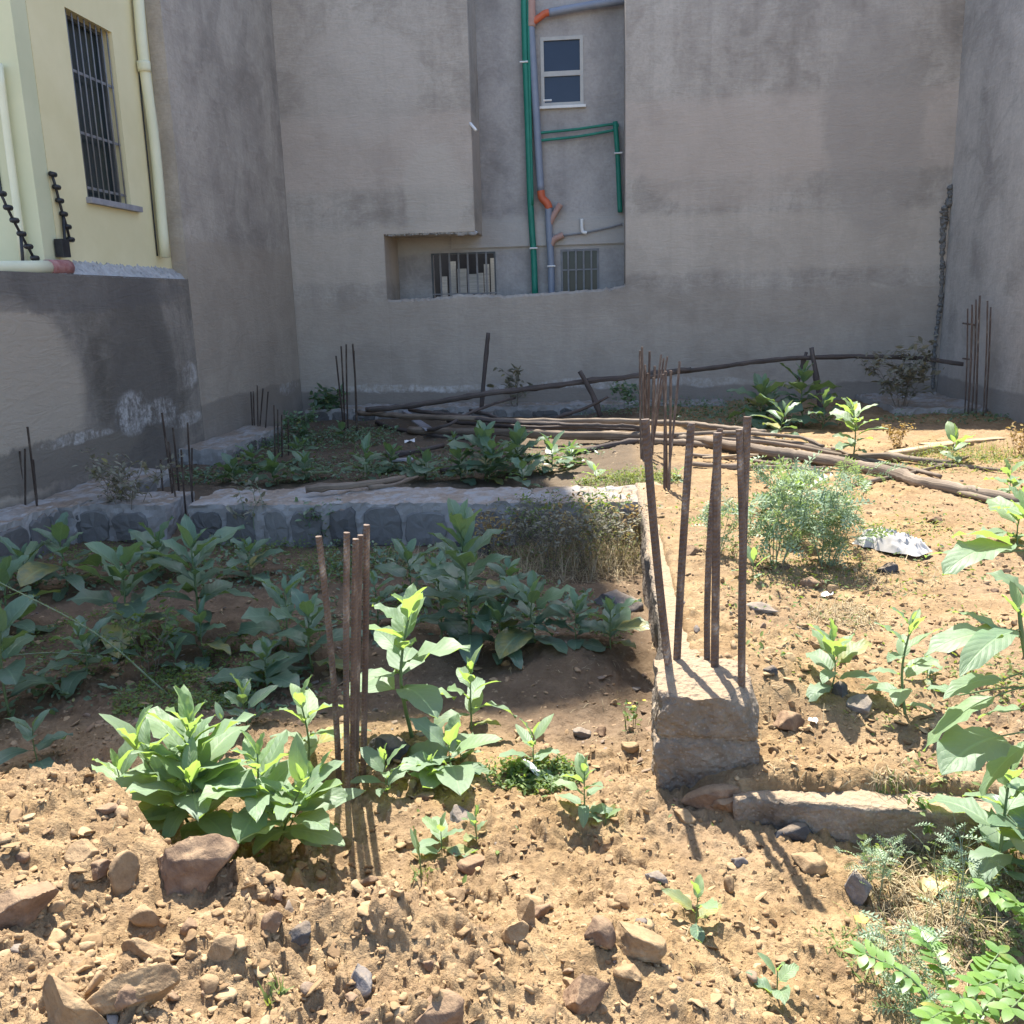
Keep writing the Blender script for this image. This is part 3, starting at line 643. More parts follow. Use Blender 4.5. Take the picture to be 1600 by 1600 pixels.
# ------------------------------------------------------------------ foundations
def block(x0, x1, y0, y1, z0, z1, step=.05, amp=.012, seed=0, warp=None):
    nx, ny, nz = [max(2, int(round((b-a)/step))+1) for a, b in ((x0, x1), (y0, y1), (z0, z1))]
    bm = bmesh.new(); bmesh.ops.create_cube(bm, size=1)
    bm.free()
    mb = MB(); V = []; idx = {}; Fc = []
    def vid(i, j, k):
        if (i, j, k) not in idx:
            idx[(i, j, k)] = len(V); V.append((x0+(x1-x0)*i/(nx-1), y0+(y1-y0)*j/(ny-1), z0+(z1-z0)*k/(nz-1)))
        return idx[(i, j, k)]
    for k in (0, nz-1):
        for i in range(nx-1):
            for j in range(ny-1):
                q = [vid(i, j, k), vid(i+1, j, k), vid(i+1, j+1, k), vid(i, j+1, k)]; Fc.append(q if k else q[::-1])
    for j in (0, ny-1):
        for i in range(nx-1):
            for k in range(nz-1):
                q = [vid(i, j, k), vid(i+1, j, k), vid(i+1, j, k+1), vid(i, j, k+1)]; Fc.append(q[::-1] if j else q)
    for i in (0, nx-1):
        for j in range(ny-1):
            for k in range(nz-1):
                q = [vid(i, j, k), vid(i, j+1, k), vid(i, j+1, k+1), vid(i, j, k+1)]; Fc.append(q if i else q[::-1])
    V = np.array(V); c = np.array([(x0+x1)/2, (y0+y1)/2, (z0+z1)/2])
    if warp is not None: V = warp(V)
    D = np.stack([fbm3(V*6+s_, 4, seed+5*s_) for s_ in range(3)], 1)*amp + np.stack([fbm3(V*22+s_, 4, seed+9*s_+40) for s_ in range(3)], 1)*amp*.62
    mb.add(V+D, [tuple(f) for f in Fc]); return mb
def stone_face(mb, pts, thick, nrm, rs):
    """one irregular building stone: polygon pts (3D, on the wall face) bulging out along nrm"""
    pts = np.asarray(pts, float); c = pts.mean(0); k = len(pts); nrm = np.asarray(nrm, float); rings = [(1.0, -.02), (1.0, thick*.5), (.93, thick), (.5, thick*(1+.25*rs.randn()))]
    V = []; Fc = []
    for s, d in rings: V += [c+(p-c)*s+nrm*d+.003*rs.randn(3) for p in pts]
    V.append(c+nrm*thick*1.05)
    for r_ in range(len(rings)-1):
        for j in range(k): Fc.append((r_*k+j, r_*k+(j+1) % k, (r_+1)*k+(j+1) % k, (r_+1)*k+j))
    b = (len(rings)-1)*k
    for j in range(k): Fc.append((b+j, b+(j+1) % k, b+k))
    mb.add(np.array(V), Fc, None, rs.rand())
def stone_row(P0, ux, up, nrm, length, h, seed, wmin=.16, wmax=.36, gap=.045, thick=.022):
    mb = MB(); rs = np.random.RandomState(seed); x = .02; P0 = np.asarray(P0, float); ux = np.asarray(ux, float); up = np.asarray(up, float)
    while x < length-.12:
        w_ = min(wmin+(wmax-wmin)*rs.rand(), length-x-.02); hh = h*(.78+.22*rs.rand()); b = (h-hh)*rs.rand()
        out = []
        for q in range(18):
            a = 2*PI*q/18; cx, cz = math.cos(a), math.sin(a); e = 5.5; ke = .10*math.sin(a*2+x*9)+.08*math.sin(a*3+x*17)
            rr = (abs(cx)**e+abs(cz)**e)**(-1/e)*(1+.045*rs.randn()+ke*.5)
            out.append(P0+ux*(x+w_/2+cx*rr*w_/2)+up*(b+hh/2+cz*rr*hh/2))
        stone_face(mb, out, thick*(.6+.8*rs.rand()), nrm, rs); x += w_+gap*(.3+1.5*rs.rand())
    return mb
def foundation(label, x0, x1, y0, y1, z0, z1, faces, seed, amp=.014):
    t = thing('foundation_wall', label, 'foundation wall', ((x0+x1)/2, (y0+y1)/2, z0))
    block(x0, x1, y0, y1, z0, z1, .03, amp, seed).build('mortar_bed', M['stone_mortar'], t, False)
    mb = MB(); h = z1-z0
    if 'f' in faces: q = stone_row((x0, y0, z0+.03), (1, 0, 0), (0, 0, 1), (0, -1, 0), x1-x0, h-.06, seed+1); mb.v += q.v; mb.f += [tuple(i+mb.n for i in f) for f in q.f]; mb.n += q.n; mb.uv += q.uv; mb.r += q.r; mb.mi += q.mi
    if 'r' in faces: q = stone_row((x1, y0, z0+.03), (0, 1, 0), (0, 0, 1), (1, 0, 0), y1-y0, h-.06, seed+2); mb.v += q.v; mb.f += [tuple(i+mb.n for i in f) for f in q.f]; mb.n += q.n; mb.uv += q.uv; mb.r += q.r; mb.mi += q.mi
    if mb.n: mb.build('stones', M['stone'], t)
    return t
foundation('stone foundation wall with pale mortar crossing the plot in front of the back bed', -2.90, .24, 6.12, 6.66, -.08, .265, 'f', 21)
foundation('lower stone foundation stub left of the gap with thin bars', -3.80, -3.12, 6.22, 6.72, -.08, .24, 'f', 25)
foundation('stone foundation along the left wall nearest the left edge', XL+.005, -3.84, 4.3, 6.10, -.1, .275, 'r', 28)
foundation('mortar topped foundation corner against the left wall behind the thin bars', XL+.005, -3.78, 6.14, 7.7, -.1, .25, 'r', 31)
foundation('grey foundation ledge along the foot of the high left wall', XL+.005, -3.72, 8.75, 10.5, -.05, .25, 'r', 33)
foundation('low stone foundation along the foot of the back wall', -4.0, 1.6, 12.2, 12.69, -.05, .24, 'f', 35)
foundation('grey concrete ledge in the far right corner', 3.35, 4.36, 11.0, 12.69, 0, .27, '', 37)
# beam running back from the column
t = thing('concrete_beam', 'soil covered concrete beam running back from the column stub to the stone wall', 'beam', (.4, 4.8, 0))
block(.238, .47, 3.02, 6.70, -.25, .275, .05, .016, 41).build('beam_face', M['concrete'], t, True)
t = thing('concrete_beam', 'cracked concrete beam edge running right from the column stub below bare soil', 'beam', (1.2, 2.7, 0))
block(.40, 1.75, 2.62, 2.84, -.2, .085, .022, .011, 43, warp=lambda V: V+np.stack([np.zeros(len(V)), .03*np.sin(V[:, 0]*5), -.03*np.maximum(0, V[:, 0]-.95)], 1)).build('beam_face', M['concrete'], t, True)
# column stub
cs = thing('column_stub', 'square broken concrete column stub with rusty steel bars standing in its top', 'column', (.335, 2.95, 0))
cx0, cx1, cy0, cy1, cz1 = .176, .492, 2.80, 3.10, .352
def colwarp(V):
    V = V.copy(); n = np.array([.72, -.55, .62]); n /= np.linalg.norm(n)
    e = np.maximum(0, (V-np.array([cx1-.07, cy0, cz1-.06]))@n); V -= e[:, None]*n*(.85)
    n = np.array([-.4, -.8, .6]); n /= np.linalg.norm(n); e = np.maximum(0, (V-np.array([cx0+.01, cy0+.03, cz1-.01]))@n); V -= e[:, None]*n*.8
    seam = np.exp(-((V[:, 2]-.205-.012*np.sin(V[:, 0]*25))/.010)**2); c = np.array([(cx0+cx1)/2, (cy0+cy1)/2])
    V[:, :2] -= (V[:, :2]-c)*.085*seam[:, None]
    V[:, :2] += (V[:, :2]-c)*.012*(V[:, 2] < .2)[:, None]
    return V
block(cx0, cx1, cy0, cy1, -.18, cz1, .0095, .0105, 47, colwarp).build('concrete_block', M['concrete'], cs, False)

# ------------------------------------------------------------------ steel bars
def rebar(parent, a, b, r, ribs=True, seed=0, bend=.0, mat='rust'):
    a = np.asarray(a, float); b = np.asarray(b, float); L = np.linalg.norm(b-a); n = max(8, int(L/(r*.62))) if ribs else 14
    rs = np.random.RandomState(seed); t = np.linspace(0, 1, n)[:, None]; off = rs.randn(3)*bend*L; off[2] = 0
    pts = a*(1-t)+b*t+np.sin(t*PI)*off
    wob = (lambda i, q: 1+.24*(((i+(np.sin(q) > 0)) % 2)-.5)*(np.abs(np.cos(q)) > .3)) if ribs else None
    mb = MB(); mb.tube(pts, r, 8, True, wob); return mb.build('rebar', M[mat], parent, not ribs)
def bars(label, rows, base, ribs=True, group='rebar starters of the columns', loc=None):
    """rows: (x top, y top, x foot, y foot, width px, depth shift)"""
    P0 = [base(r_) for r_ in rows]; loc = loc if loc is not None else np.mean(P0, 0)
    t = thing('rebar_cluster', label, 'rebar', loc, group)
    for k, (r_, p) in enumerate(zip(rows, P0)):
        top = ony(r_[0], r_[1], p[1]+(r_[5] if len(r_) > 5 else 0)); p = p-np.array([0, 0, .08])
        rebar(t, p, top, max(.006, pxm(p, r_[4])*.37), ribs, k+int(r_[0]), .006, 'rust' if 'sunlit' in label or 'bunch' in label or 'five' in label or 'tied' in label else 'rust_shaded')
    return t
ong = lambda r_: G(r_[2], r_[3])
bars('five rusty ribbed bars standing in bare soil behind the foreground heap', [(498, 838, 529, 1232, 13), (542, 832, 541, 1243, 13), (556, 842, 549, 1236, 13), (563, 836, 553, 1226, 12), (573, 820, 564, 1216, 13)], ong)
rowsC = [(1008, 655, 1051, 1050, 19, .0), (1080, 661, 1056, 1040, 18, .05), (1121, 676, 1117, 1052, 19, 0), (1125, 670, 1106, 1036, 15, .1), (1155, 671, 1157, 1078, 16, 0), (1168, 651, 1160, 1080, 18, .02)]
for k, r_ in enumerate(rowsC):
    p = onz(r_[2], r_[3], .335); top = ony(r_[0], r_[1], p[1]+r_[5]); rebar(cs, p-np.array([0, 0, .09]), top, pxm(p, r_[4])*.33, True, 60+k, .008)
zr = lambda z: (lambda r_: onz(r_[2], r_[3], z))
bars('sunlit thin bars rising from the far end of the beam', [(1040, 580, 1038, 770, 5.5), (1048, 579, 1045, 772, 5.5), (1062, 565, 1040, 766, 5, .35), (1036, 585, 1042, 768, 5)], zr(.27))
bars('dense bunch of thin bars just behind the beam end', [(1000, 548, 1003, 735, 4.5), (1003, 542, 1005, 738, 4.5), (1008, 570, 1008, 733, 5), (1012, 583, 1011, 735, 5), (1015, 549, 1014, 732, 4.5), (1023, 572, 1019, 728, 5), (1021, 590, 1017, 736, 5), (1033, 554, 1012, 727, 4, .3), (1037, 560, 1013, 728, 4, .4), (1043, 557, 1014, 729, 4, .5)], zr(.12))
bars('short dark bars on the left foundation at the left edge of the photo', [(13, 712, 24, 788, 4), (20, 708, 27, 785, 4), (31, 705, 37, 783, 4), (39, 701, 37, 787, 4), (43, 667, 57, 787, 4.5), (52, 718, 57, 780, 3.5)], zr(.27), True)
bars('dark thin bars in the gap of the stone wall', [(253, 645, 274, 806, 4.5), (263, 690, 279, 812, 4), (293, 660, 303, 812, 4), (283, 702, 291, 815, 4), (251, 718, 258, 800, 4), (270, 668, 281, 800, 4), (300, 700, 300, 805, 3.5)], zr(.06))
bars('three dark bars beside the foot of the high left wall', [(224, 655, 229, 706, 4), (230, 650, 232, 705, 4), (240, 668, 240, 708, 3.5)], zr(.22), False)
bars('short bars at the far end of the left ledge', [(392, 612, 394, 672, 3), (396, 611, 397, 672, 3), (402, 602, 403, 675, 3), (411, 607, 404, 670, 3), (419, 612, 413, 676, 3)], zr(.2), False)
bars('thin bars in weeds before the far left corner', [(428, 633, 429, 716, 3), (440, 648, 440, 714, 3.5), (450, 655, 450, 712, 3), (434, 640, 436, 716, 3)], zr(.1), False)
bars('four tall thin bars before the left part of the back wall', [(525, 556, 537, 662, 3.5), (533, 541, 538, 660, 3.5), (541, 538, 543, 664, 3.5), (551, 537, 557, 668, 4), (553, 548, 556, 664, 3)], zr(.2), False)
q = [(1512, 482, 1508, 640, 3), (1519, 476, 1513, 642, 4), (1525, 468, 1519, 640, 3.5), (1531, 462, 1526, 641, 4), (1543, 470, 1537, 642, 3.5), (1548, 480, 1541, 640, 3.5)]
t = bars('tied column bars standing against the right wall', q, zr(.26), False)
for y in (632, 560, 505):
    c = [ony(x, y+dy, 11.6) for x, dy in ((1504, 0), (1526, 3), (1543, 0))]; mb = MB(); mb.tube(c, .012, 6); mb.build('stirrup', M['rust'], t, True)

# ------------------------------------------------------------------ poles
def pole(label, pts, wpx, mat='wood', name='wooden_pole', cat='pole', group='wooden poles lying in the plot', taper=.75, seed=0, knots=3, loc=None):
    """pts: (px, py, z) resting height, or (px, py, None, Y) at a distance"""
    rs = np.random.RandomState(seed+int(pts[0][0]))
    W3 = [onz(*p[:3]) if p[2] is not None else ony(p[0], p[1], p[3]) for p in pts]
    L = sum(np.linalg.norm(b-a) for a, b in zip(W3, W3[1:])); n = max(10, int(L/.07)); C = spline(W3, n)
    wk = np.cumsum(rs.randn(n, 3)*.003, 0); C = C+(wk-np.linspace(0, 1, n)[:, None]*wk[-1])*np.array([.3, 1, 1])
    r0 = pxm(W3[0], wpx)*.36; rad = np.linspace(r0, r0*taper, n)*(1+.05*rs.randn(n))
    C[:, 2] = np.maximum(C[:, 2], smooth_h(C[:, 0], C[:, 1])+rad*.8+.005)
    for _ in range(knots):
        i = rs.randint(2, n-2); rad[i] *= 1.22
    ph = rs.rand(3)*6
    mb = MB(); mb.tube(C, rad, 12, True, lambda i, a: 1+.07*np.sin(2*a+ph[0]+i*.05)+.05*np.sin(3*a+ph[1]-i*.09)+.06*rs.randn(len(a)))
    o = mb.build(name, M[mat], None, True, origin=W3[0]); tag(o, label, cat, group); return o
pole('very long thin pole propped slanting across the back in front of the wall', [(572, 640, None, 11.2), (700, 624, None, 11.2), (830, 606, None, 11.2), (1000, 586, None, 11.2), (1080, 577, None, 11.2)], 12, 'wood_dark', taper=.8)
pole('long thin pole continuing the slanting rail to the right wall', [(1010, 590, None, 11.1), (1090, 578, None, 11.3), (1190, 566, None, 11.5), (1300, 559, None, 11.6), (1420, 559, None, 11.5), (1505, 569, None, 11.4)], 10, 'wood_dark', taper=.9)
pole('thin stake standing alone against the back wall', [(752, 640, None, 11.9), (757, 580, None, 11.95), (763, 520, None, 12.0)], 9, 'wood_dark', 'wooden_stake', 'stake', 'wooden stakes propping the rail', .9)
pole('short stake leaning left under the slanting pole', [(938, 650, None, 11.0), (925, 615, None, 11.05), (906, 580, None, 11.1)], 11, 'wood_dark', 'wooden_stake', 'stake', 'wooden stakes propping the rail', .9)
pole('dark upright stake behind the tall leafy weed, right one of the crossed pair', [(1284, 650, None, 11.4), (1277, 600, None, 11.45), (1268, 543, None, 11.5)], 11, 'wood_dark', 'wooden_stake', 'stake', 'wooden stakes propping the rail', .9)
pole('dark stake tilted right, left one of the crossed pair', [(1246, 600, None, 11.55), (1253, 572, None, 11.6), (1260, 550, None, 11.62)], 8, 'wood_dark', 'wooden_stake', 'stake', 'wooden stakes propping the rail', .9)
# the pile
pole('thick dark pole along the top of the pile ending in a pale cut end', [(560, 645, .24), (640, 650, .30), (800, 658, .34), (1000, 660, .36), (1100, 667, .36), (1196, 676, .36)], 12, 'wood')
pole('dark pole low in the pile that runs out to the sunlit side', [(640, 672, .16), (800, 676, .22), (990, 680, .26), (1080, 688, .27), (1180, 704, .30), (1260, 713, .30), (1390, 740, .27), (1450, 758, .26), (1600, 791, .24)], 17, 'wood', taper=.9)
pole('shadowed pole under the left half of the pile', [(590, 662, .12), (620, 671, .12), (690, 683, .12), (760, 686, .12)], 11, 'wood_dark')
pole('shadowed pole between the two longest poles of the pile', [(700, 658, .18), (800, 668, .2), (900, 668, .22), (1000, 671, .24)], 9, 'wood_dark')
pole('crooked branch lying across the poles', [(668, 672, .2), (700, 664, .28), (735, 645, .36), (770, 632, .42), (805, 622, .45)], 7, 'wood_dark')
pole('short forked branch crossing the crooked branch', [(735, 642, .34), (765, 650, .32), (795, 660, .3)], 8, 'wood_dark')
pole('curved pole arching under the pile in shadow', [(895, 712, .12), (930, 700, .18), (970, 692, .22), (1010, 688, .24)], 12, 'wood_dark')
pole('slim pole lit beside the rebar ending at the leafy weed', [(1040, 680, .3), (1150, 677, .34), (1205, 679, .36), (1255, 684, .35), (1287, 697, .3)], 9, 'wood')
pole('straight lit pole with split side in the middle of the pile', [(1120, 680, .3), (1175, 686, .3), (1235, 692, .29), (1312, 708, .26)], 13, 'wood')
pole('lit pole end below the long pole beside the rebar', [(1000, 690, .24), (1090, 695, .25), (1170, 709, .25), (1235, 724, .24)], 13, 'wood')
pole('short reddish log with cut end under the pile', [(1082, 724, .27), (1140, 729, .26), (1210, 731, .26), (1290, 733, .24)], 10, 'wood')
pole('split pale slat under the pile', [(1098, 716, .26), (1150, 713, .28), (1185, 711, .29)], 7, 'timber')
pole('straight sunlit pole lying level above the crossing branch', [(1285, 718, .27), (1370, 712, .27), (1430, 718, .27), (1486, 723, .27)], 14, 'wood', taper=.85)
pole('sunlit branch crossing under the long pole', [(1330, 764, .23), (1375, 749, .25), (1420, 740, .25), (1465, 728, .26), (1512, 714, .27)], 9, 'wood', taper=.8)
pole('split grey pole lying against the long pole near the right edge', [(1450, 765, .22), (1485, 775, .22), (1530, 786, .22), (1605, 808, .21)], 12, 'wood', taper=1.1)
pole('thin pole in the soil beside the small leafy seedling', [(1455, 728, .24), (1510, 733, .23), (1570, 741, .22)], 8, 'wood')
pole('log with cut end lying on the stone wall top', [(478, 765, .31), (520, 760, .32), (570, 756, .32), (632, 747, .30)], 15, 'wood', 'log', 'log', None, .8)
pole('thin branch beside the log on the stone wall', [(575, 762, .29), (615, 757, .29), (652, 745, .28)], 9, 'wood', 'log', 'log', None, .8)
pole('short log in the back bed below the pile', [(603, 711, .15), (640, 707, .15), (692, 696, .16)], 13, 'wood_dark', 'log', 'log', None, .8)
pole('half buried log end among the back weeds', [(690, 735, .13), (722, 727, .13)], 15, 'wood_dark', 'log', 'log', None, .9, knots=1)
def beam_timber(label, A, B, wd, ht, mat='timber', name='timber_plank', cat='plank', group=None):
    A = np.asarray(A); B = np.asarray(B); x = B-A; L = np.linalg.norm(x); x /= L; y = np.cross([0, 0, 1], x); y /= np.linalg.norm(y); z = np.cross(x, y)
    V = []; Fc = []; n = 8; b = .12*min(wd, ht); rs = np.random.RandomState(int(L*1000) % 999); uv = []
    sec = [(-wd/2+b, -ht/2), (wd/2-b, -ht/2), (wd/2, -ht/2+b), (wd/2, ht/2-b), (wd/2-b, ht/2), (-wd/2+b, ht/2), (-wd/2, ht/2-b), (-wd/2, -ht/2+b)]
    for i in range(n):
        s = i/(n-1)
        for q, (u, v) in enumerate(sec): V.append(A+x*L*s+y*(u+.0015*rs.randn())+z*(v+.0015*rs.randn())); uv.append((q/8, L*s))
    for i in range(n-1):
        for j in range(8): Fc.append((i*8+j, i*8+(j+1) % 8, i*8+8+(j+1) % 8, i*8+8+j))
    Fc += [tuple(range(7, -1, -1)), tuple((n-1)*8+j for j in range(8))]
    o = finish(name, V, Fc, M[mat], None, False, np.array(uv), None, None, A); return tag(o, label, cat, group)
pole('thin straight pole fanning out above the long pole to the right', [(1100, 684, .30), (1250, 700, .28), (1400, 728, .26), (1470, 745, .25)], 9, 'wood')
pole('slim pole low beside the short reddish log', [(1075, 712, .24), (1180, 720, .25), (1300, 742, .24)], 8, 'wood')
pole('thin grey stick lying across the right end of the pile', [(1300, 700, .3), (1360, 724, .28), (1425, 752, .24)], 7, 'wood')
pole('slender dark pole leaning over the left part of the pile', [(640, 640, .3), (760, 654, .36), (900, 664, .36), (1000, 668, .34)], 8, 'wood_dark')
pole('crossed dark stick under the slanting pole', [(860, 655, .25), (910, 640, .35), (950, 620, .5)], 7, 'wood_dark')
beam_timber('squared timber lying behind the sunlit poles at the edge of the shade', onz(1388, 713, .27), onz(1515, 693, .24), .09, .075)
beam_timber('thin sawn board fading into the shade behind the poles', onz(1440, 696, .24), onz(1565, 686, .23), .10, .03)
beam_timber('short pale plank end half buried below the cracked beam', G(1325, 1300)+[0, 0, .02], G(1418, 1310)+[0, 0, .02], .05, .02)
beam_timber('white splinter of board in the small green herbs', G(818, 1196)+[0, 0, .02], G(848, 1218)+[0, 0, .012], .022, .006, 'white')
for lab, a, b, wdt in (('pale board scrap among the poles below the stake', (608, 631), (640, 644), .09), ('pale board scrap under the crooked branch', (650, 657), (672, 672), .11), ('thin pale slat among the dark poles', (625, 640), (648, 650), .05), ('flat pale scrap by the short log', (612, 719), (645, 717), .10)):
    beam_timber(lab, onz(*a, .2), onz(*b, .2), wdt, .015, 'sill', 'board_scrap', 'board scrap', 'pale board scraps among the poles')

def scrap(label, px, py, wpx, seed, mat='white'):
    p = G(px, py); rs = np.random.RandomState(seed); n = 7; w_ = pxm(p, wpx); U, W_ = np.meshgrid(np.linspace(-.5, .5, n), np.linspace(-.5, .5, n), indexing='ij'); a = rs.rand()*3
    x = p[0]+w_*(U*math.cos(a)-W_*.7*math.sin(a)); y = p[1]+w_*(U*math.sin(a)+W_*.7*math.cos(a)); z = ground_h(x, y)*.3+p[2]*.7+.012+.22*w_*vnoise2(U*4+seed, W_*4, seed)
    i = (np.arange(n-1)[:, None]*n+np.arange(n-1)[None]).ravel(); o = finish('paper_scrap', np.stack([x, y, z], -1).reshape(-1, 3), np.stack([i, i+n, i+n+1, i+1], 1), M[mat], None, True, origin=p); tag(o, label, 'paper scrap')
scrap('scrap of white paper in the shade at the foot of the tall tiered weed', 706, 992, 24, 3)
scrap('small white scrap lying on the sunlit soil right of the thistles', 1292, 932, 18, 4)
scrap('yellowish torn paper in the straw at the lower right', 1462, 1390, 46, 5, 'petal_dull')
scrap('white crumb of plastic beside the brown rock right of the column', 1270, 1130, 14, 6)
scrap('pale scrap on the bare soil of the back bed', 640, 690, 16, 7)
# crumpled sack
def sack():
    c = G(1392, 862); rs = np.random.RandomState(5); nu, nv = 70, 34; V = []; L = pxm(c, 112); Wd = .12
    ax = onz(1448, 868, c[2])-onz(1338, 846, c[2]); ax /= np.linalg.norm(ax); ay = np.cross([0, 0, 1], ax)
    U, Vv = np.meshgrid(np.linspace(-1, 1, nu), np.linspace(-1, 1, nv), indexing='ij')
    edge = 1-.25*np.abs(vnoise2(U*3+7, Vv*0+1, 3))
    X = U*L/2; Y = Vv*Wd*(.55+.45*np.sqrt(np.maximum(0, 1-U**2)))*edge
    body = (.45+.55*np.exp(-((U+.35)/.45)**2))*np.maximum(0, 1-np.abs(Vv)**2.5)*np.minimum(1, (1-np.abs(U))*5)
    wv = Vv+.35*np.sin(U*2.2)+.12*vnoise2(U*3, Vv*2, 4)
    fold = 1-np.abs(vnoise2(U*1.6+5, wv*4.2, 8)); fold2 = 1-np.abs(vnoise2(U*4+wv*2, wv*7, 9))
    Z = .045*body+(.045*fold**2+.014*fold2)*np.minimum(1, (1-np.abs(Vv))*2.5)*np.minimum(1, (1-np.abs(U))*4)+.004
    for x, y, z in zip(X.ravel(), Y.ravel(), Z.ravel()):
        p = c+ax*x+ay*y; V.append((p[0], p[1], float(smooth_h(p[0], p[1]))+.012+z))
    i = (np.arange(nu-1)[:, None]*nv+np.arange(nv-1)[None]).ravel()
    o = finish('cloth_sack', V, np.stack([i, i+nv, i+nv+1, i+1], 1), M['cloth'], smooth=True, origin=c)
    tag(o, 'crumpled dirty white sack lying on the sunlit soil behind the thistles', 'sack')
sack()

# ------------------------------------------------------------------ rocks
def rock(px, py, wpx, hpx, mat, label, seed, dpx=None, k=4, tilt=0, sink=.36, up=0, planes=11, name='rock', group=None, yaw=None, rough=.05):
    p = G(px, py); rs = np.random.RandomState(seed); V, Fc = rock_shape(rs, k, planes, rough)
    a = pxm(p, wpx)/2; c = pxm(p, hpx)/2; b = pxm(p, dpx)/2 if dpx else (a+c)/2
    V = V*np.array([a, b, c]); ya = (rs.rand()*.8-.4) if yaw is None else yaw; ct, st = math.cos(tilt), math.sin(tilt); cy, sy = math.cos(ya), math.sin(ya)
    V = V@np.array([[ct, 0, st], [0, 1, 0], [-st, 0, ct]]); V = V@np.array([[cy, sy, 0], [-sy, cy, 0], [0, 0, 1]])
    o = finish(name, V+p+[0, b*.3, c*(1-2*sink)*.9+up], Fc, M[mat], None, False, origin=p+[0, b*.3, c*(1-2*sink)*.9+up])
    return tag(o, label, 'rock', group)
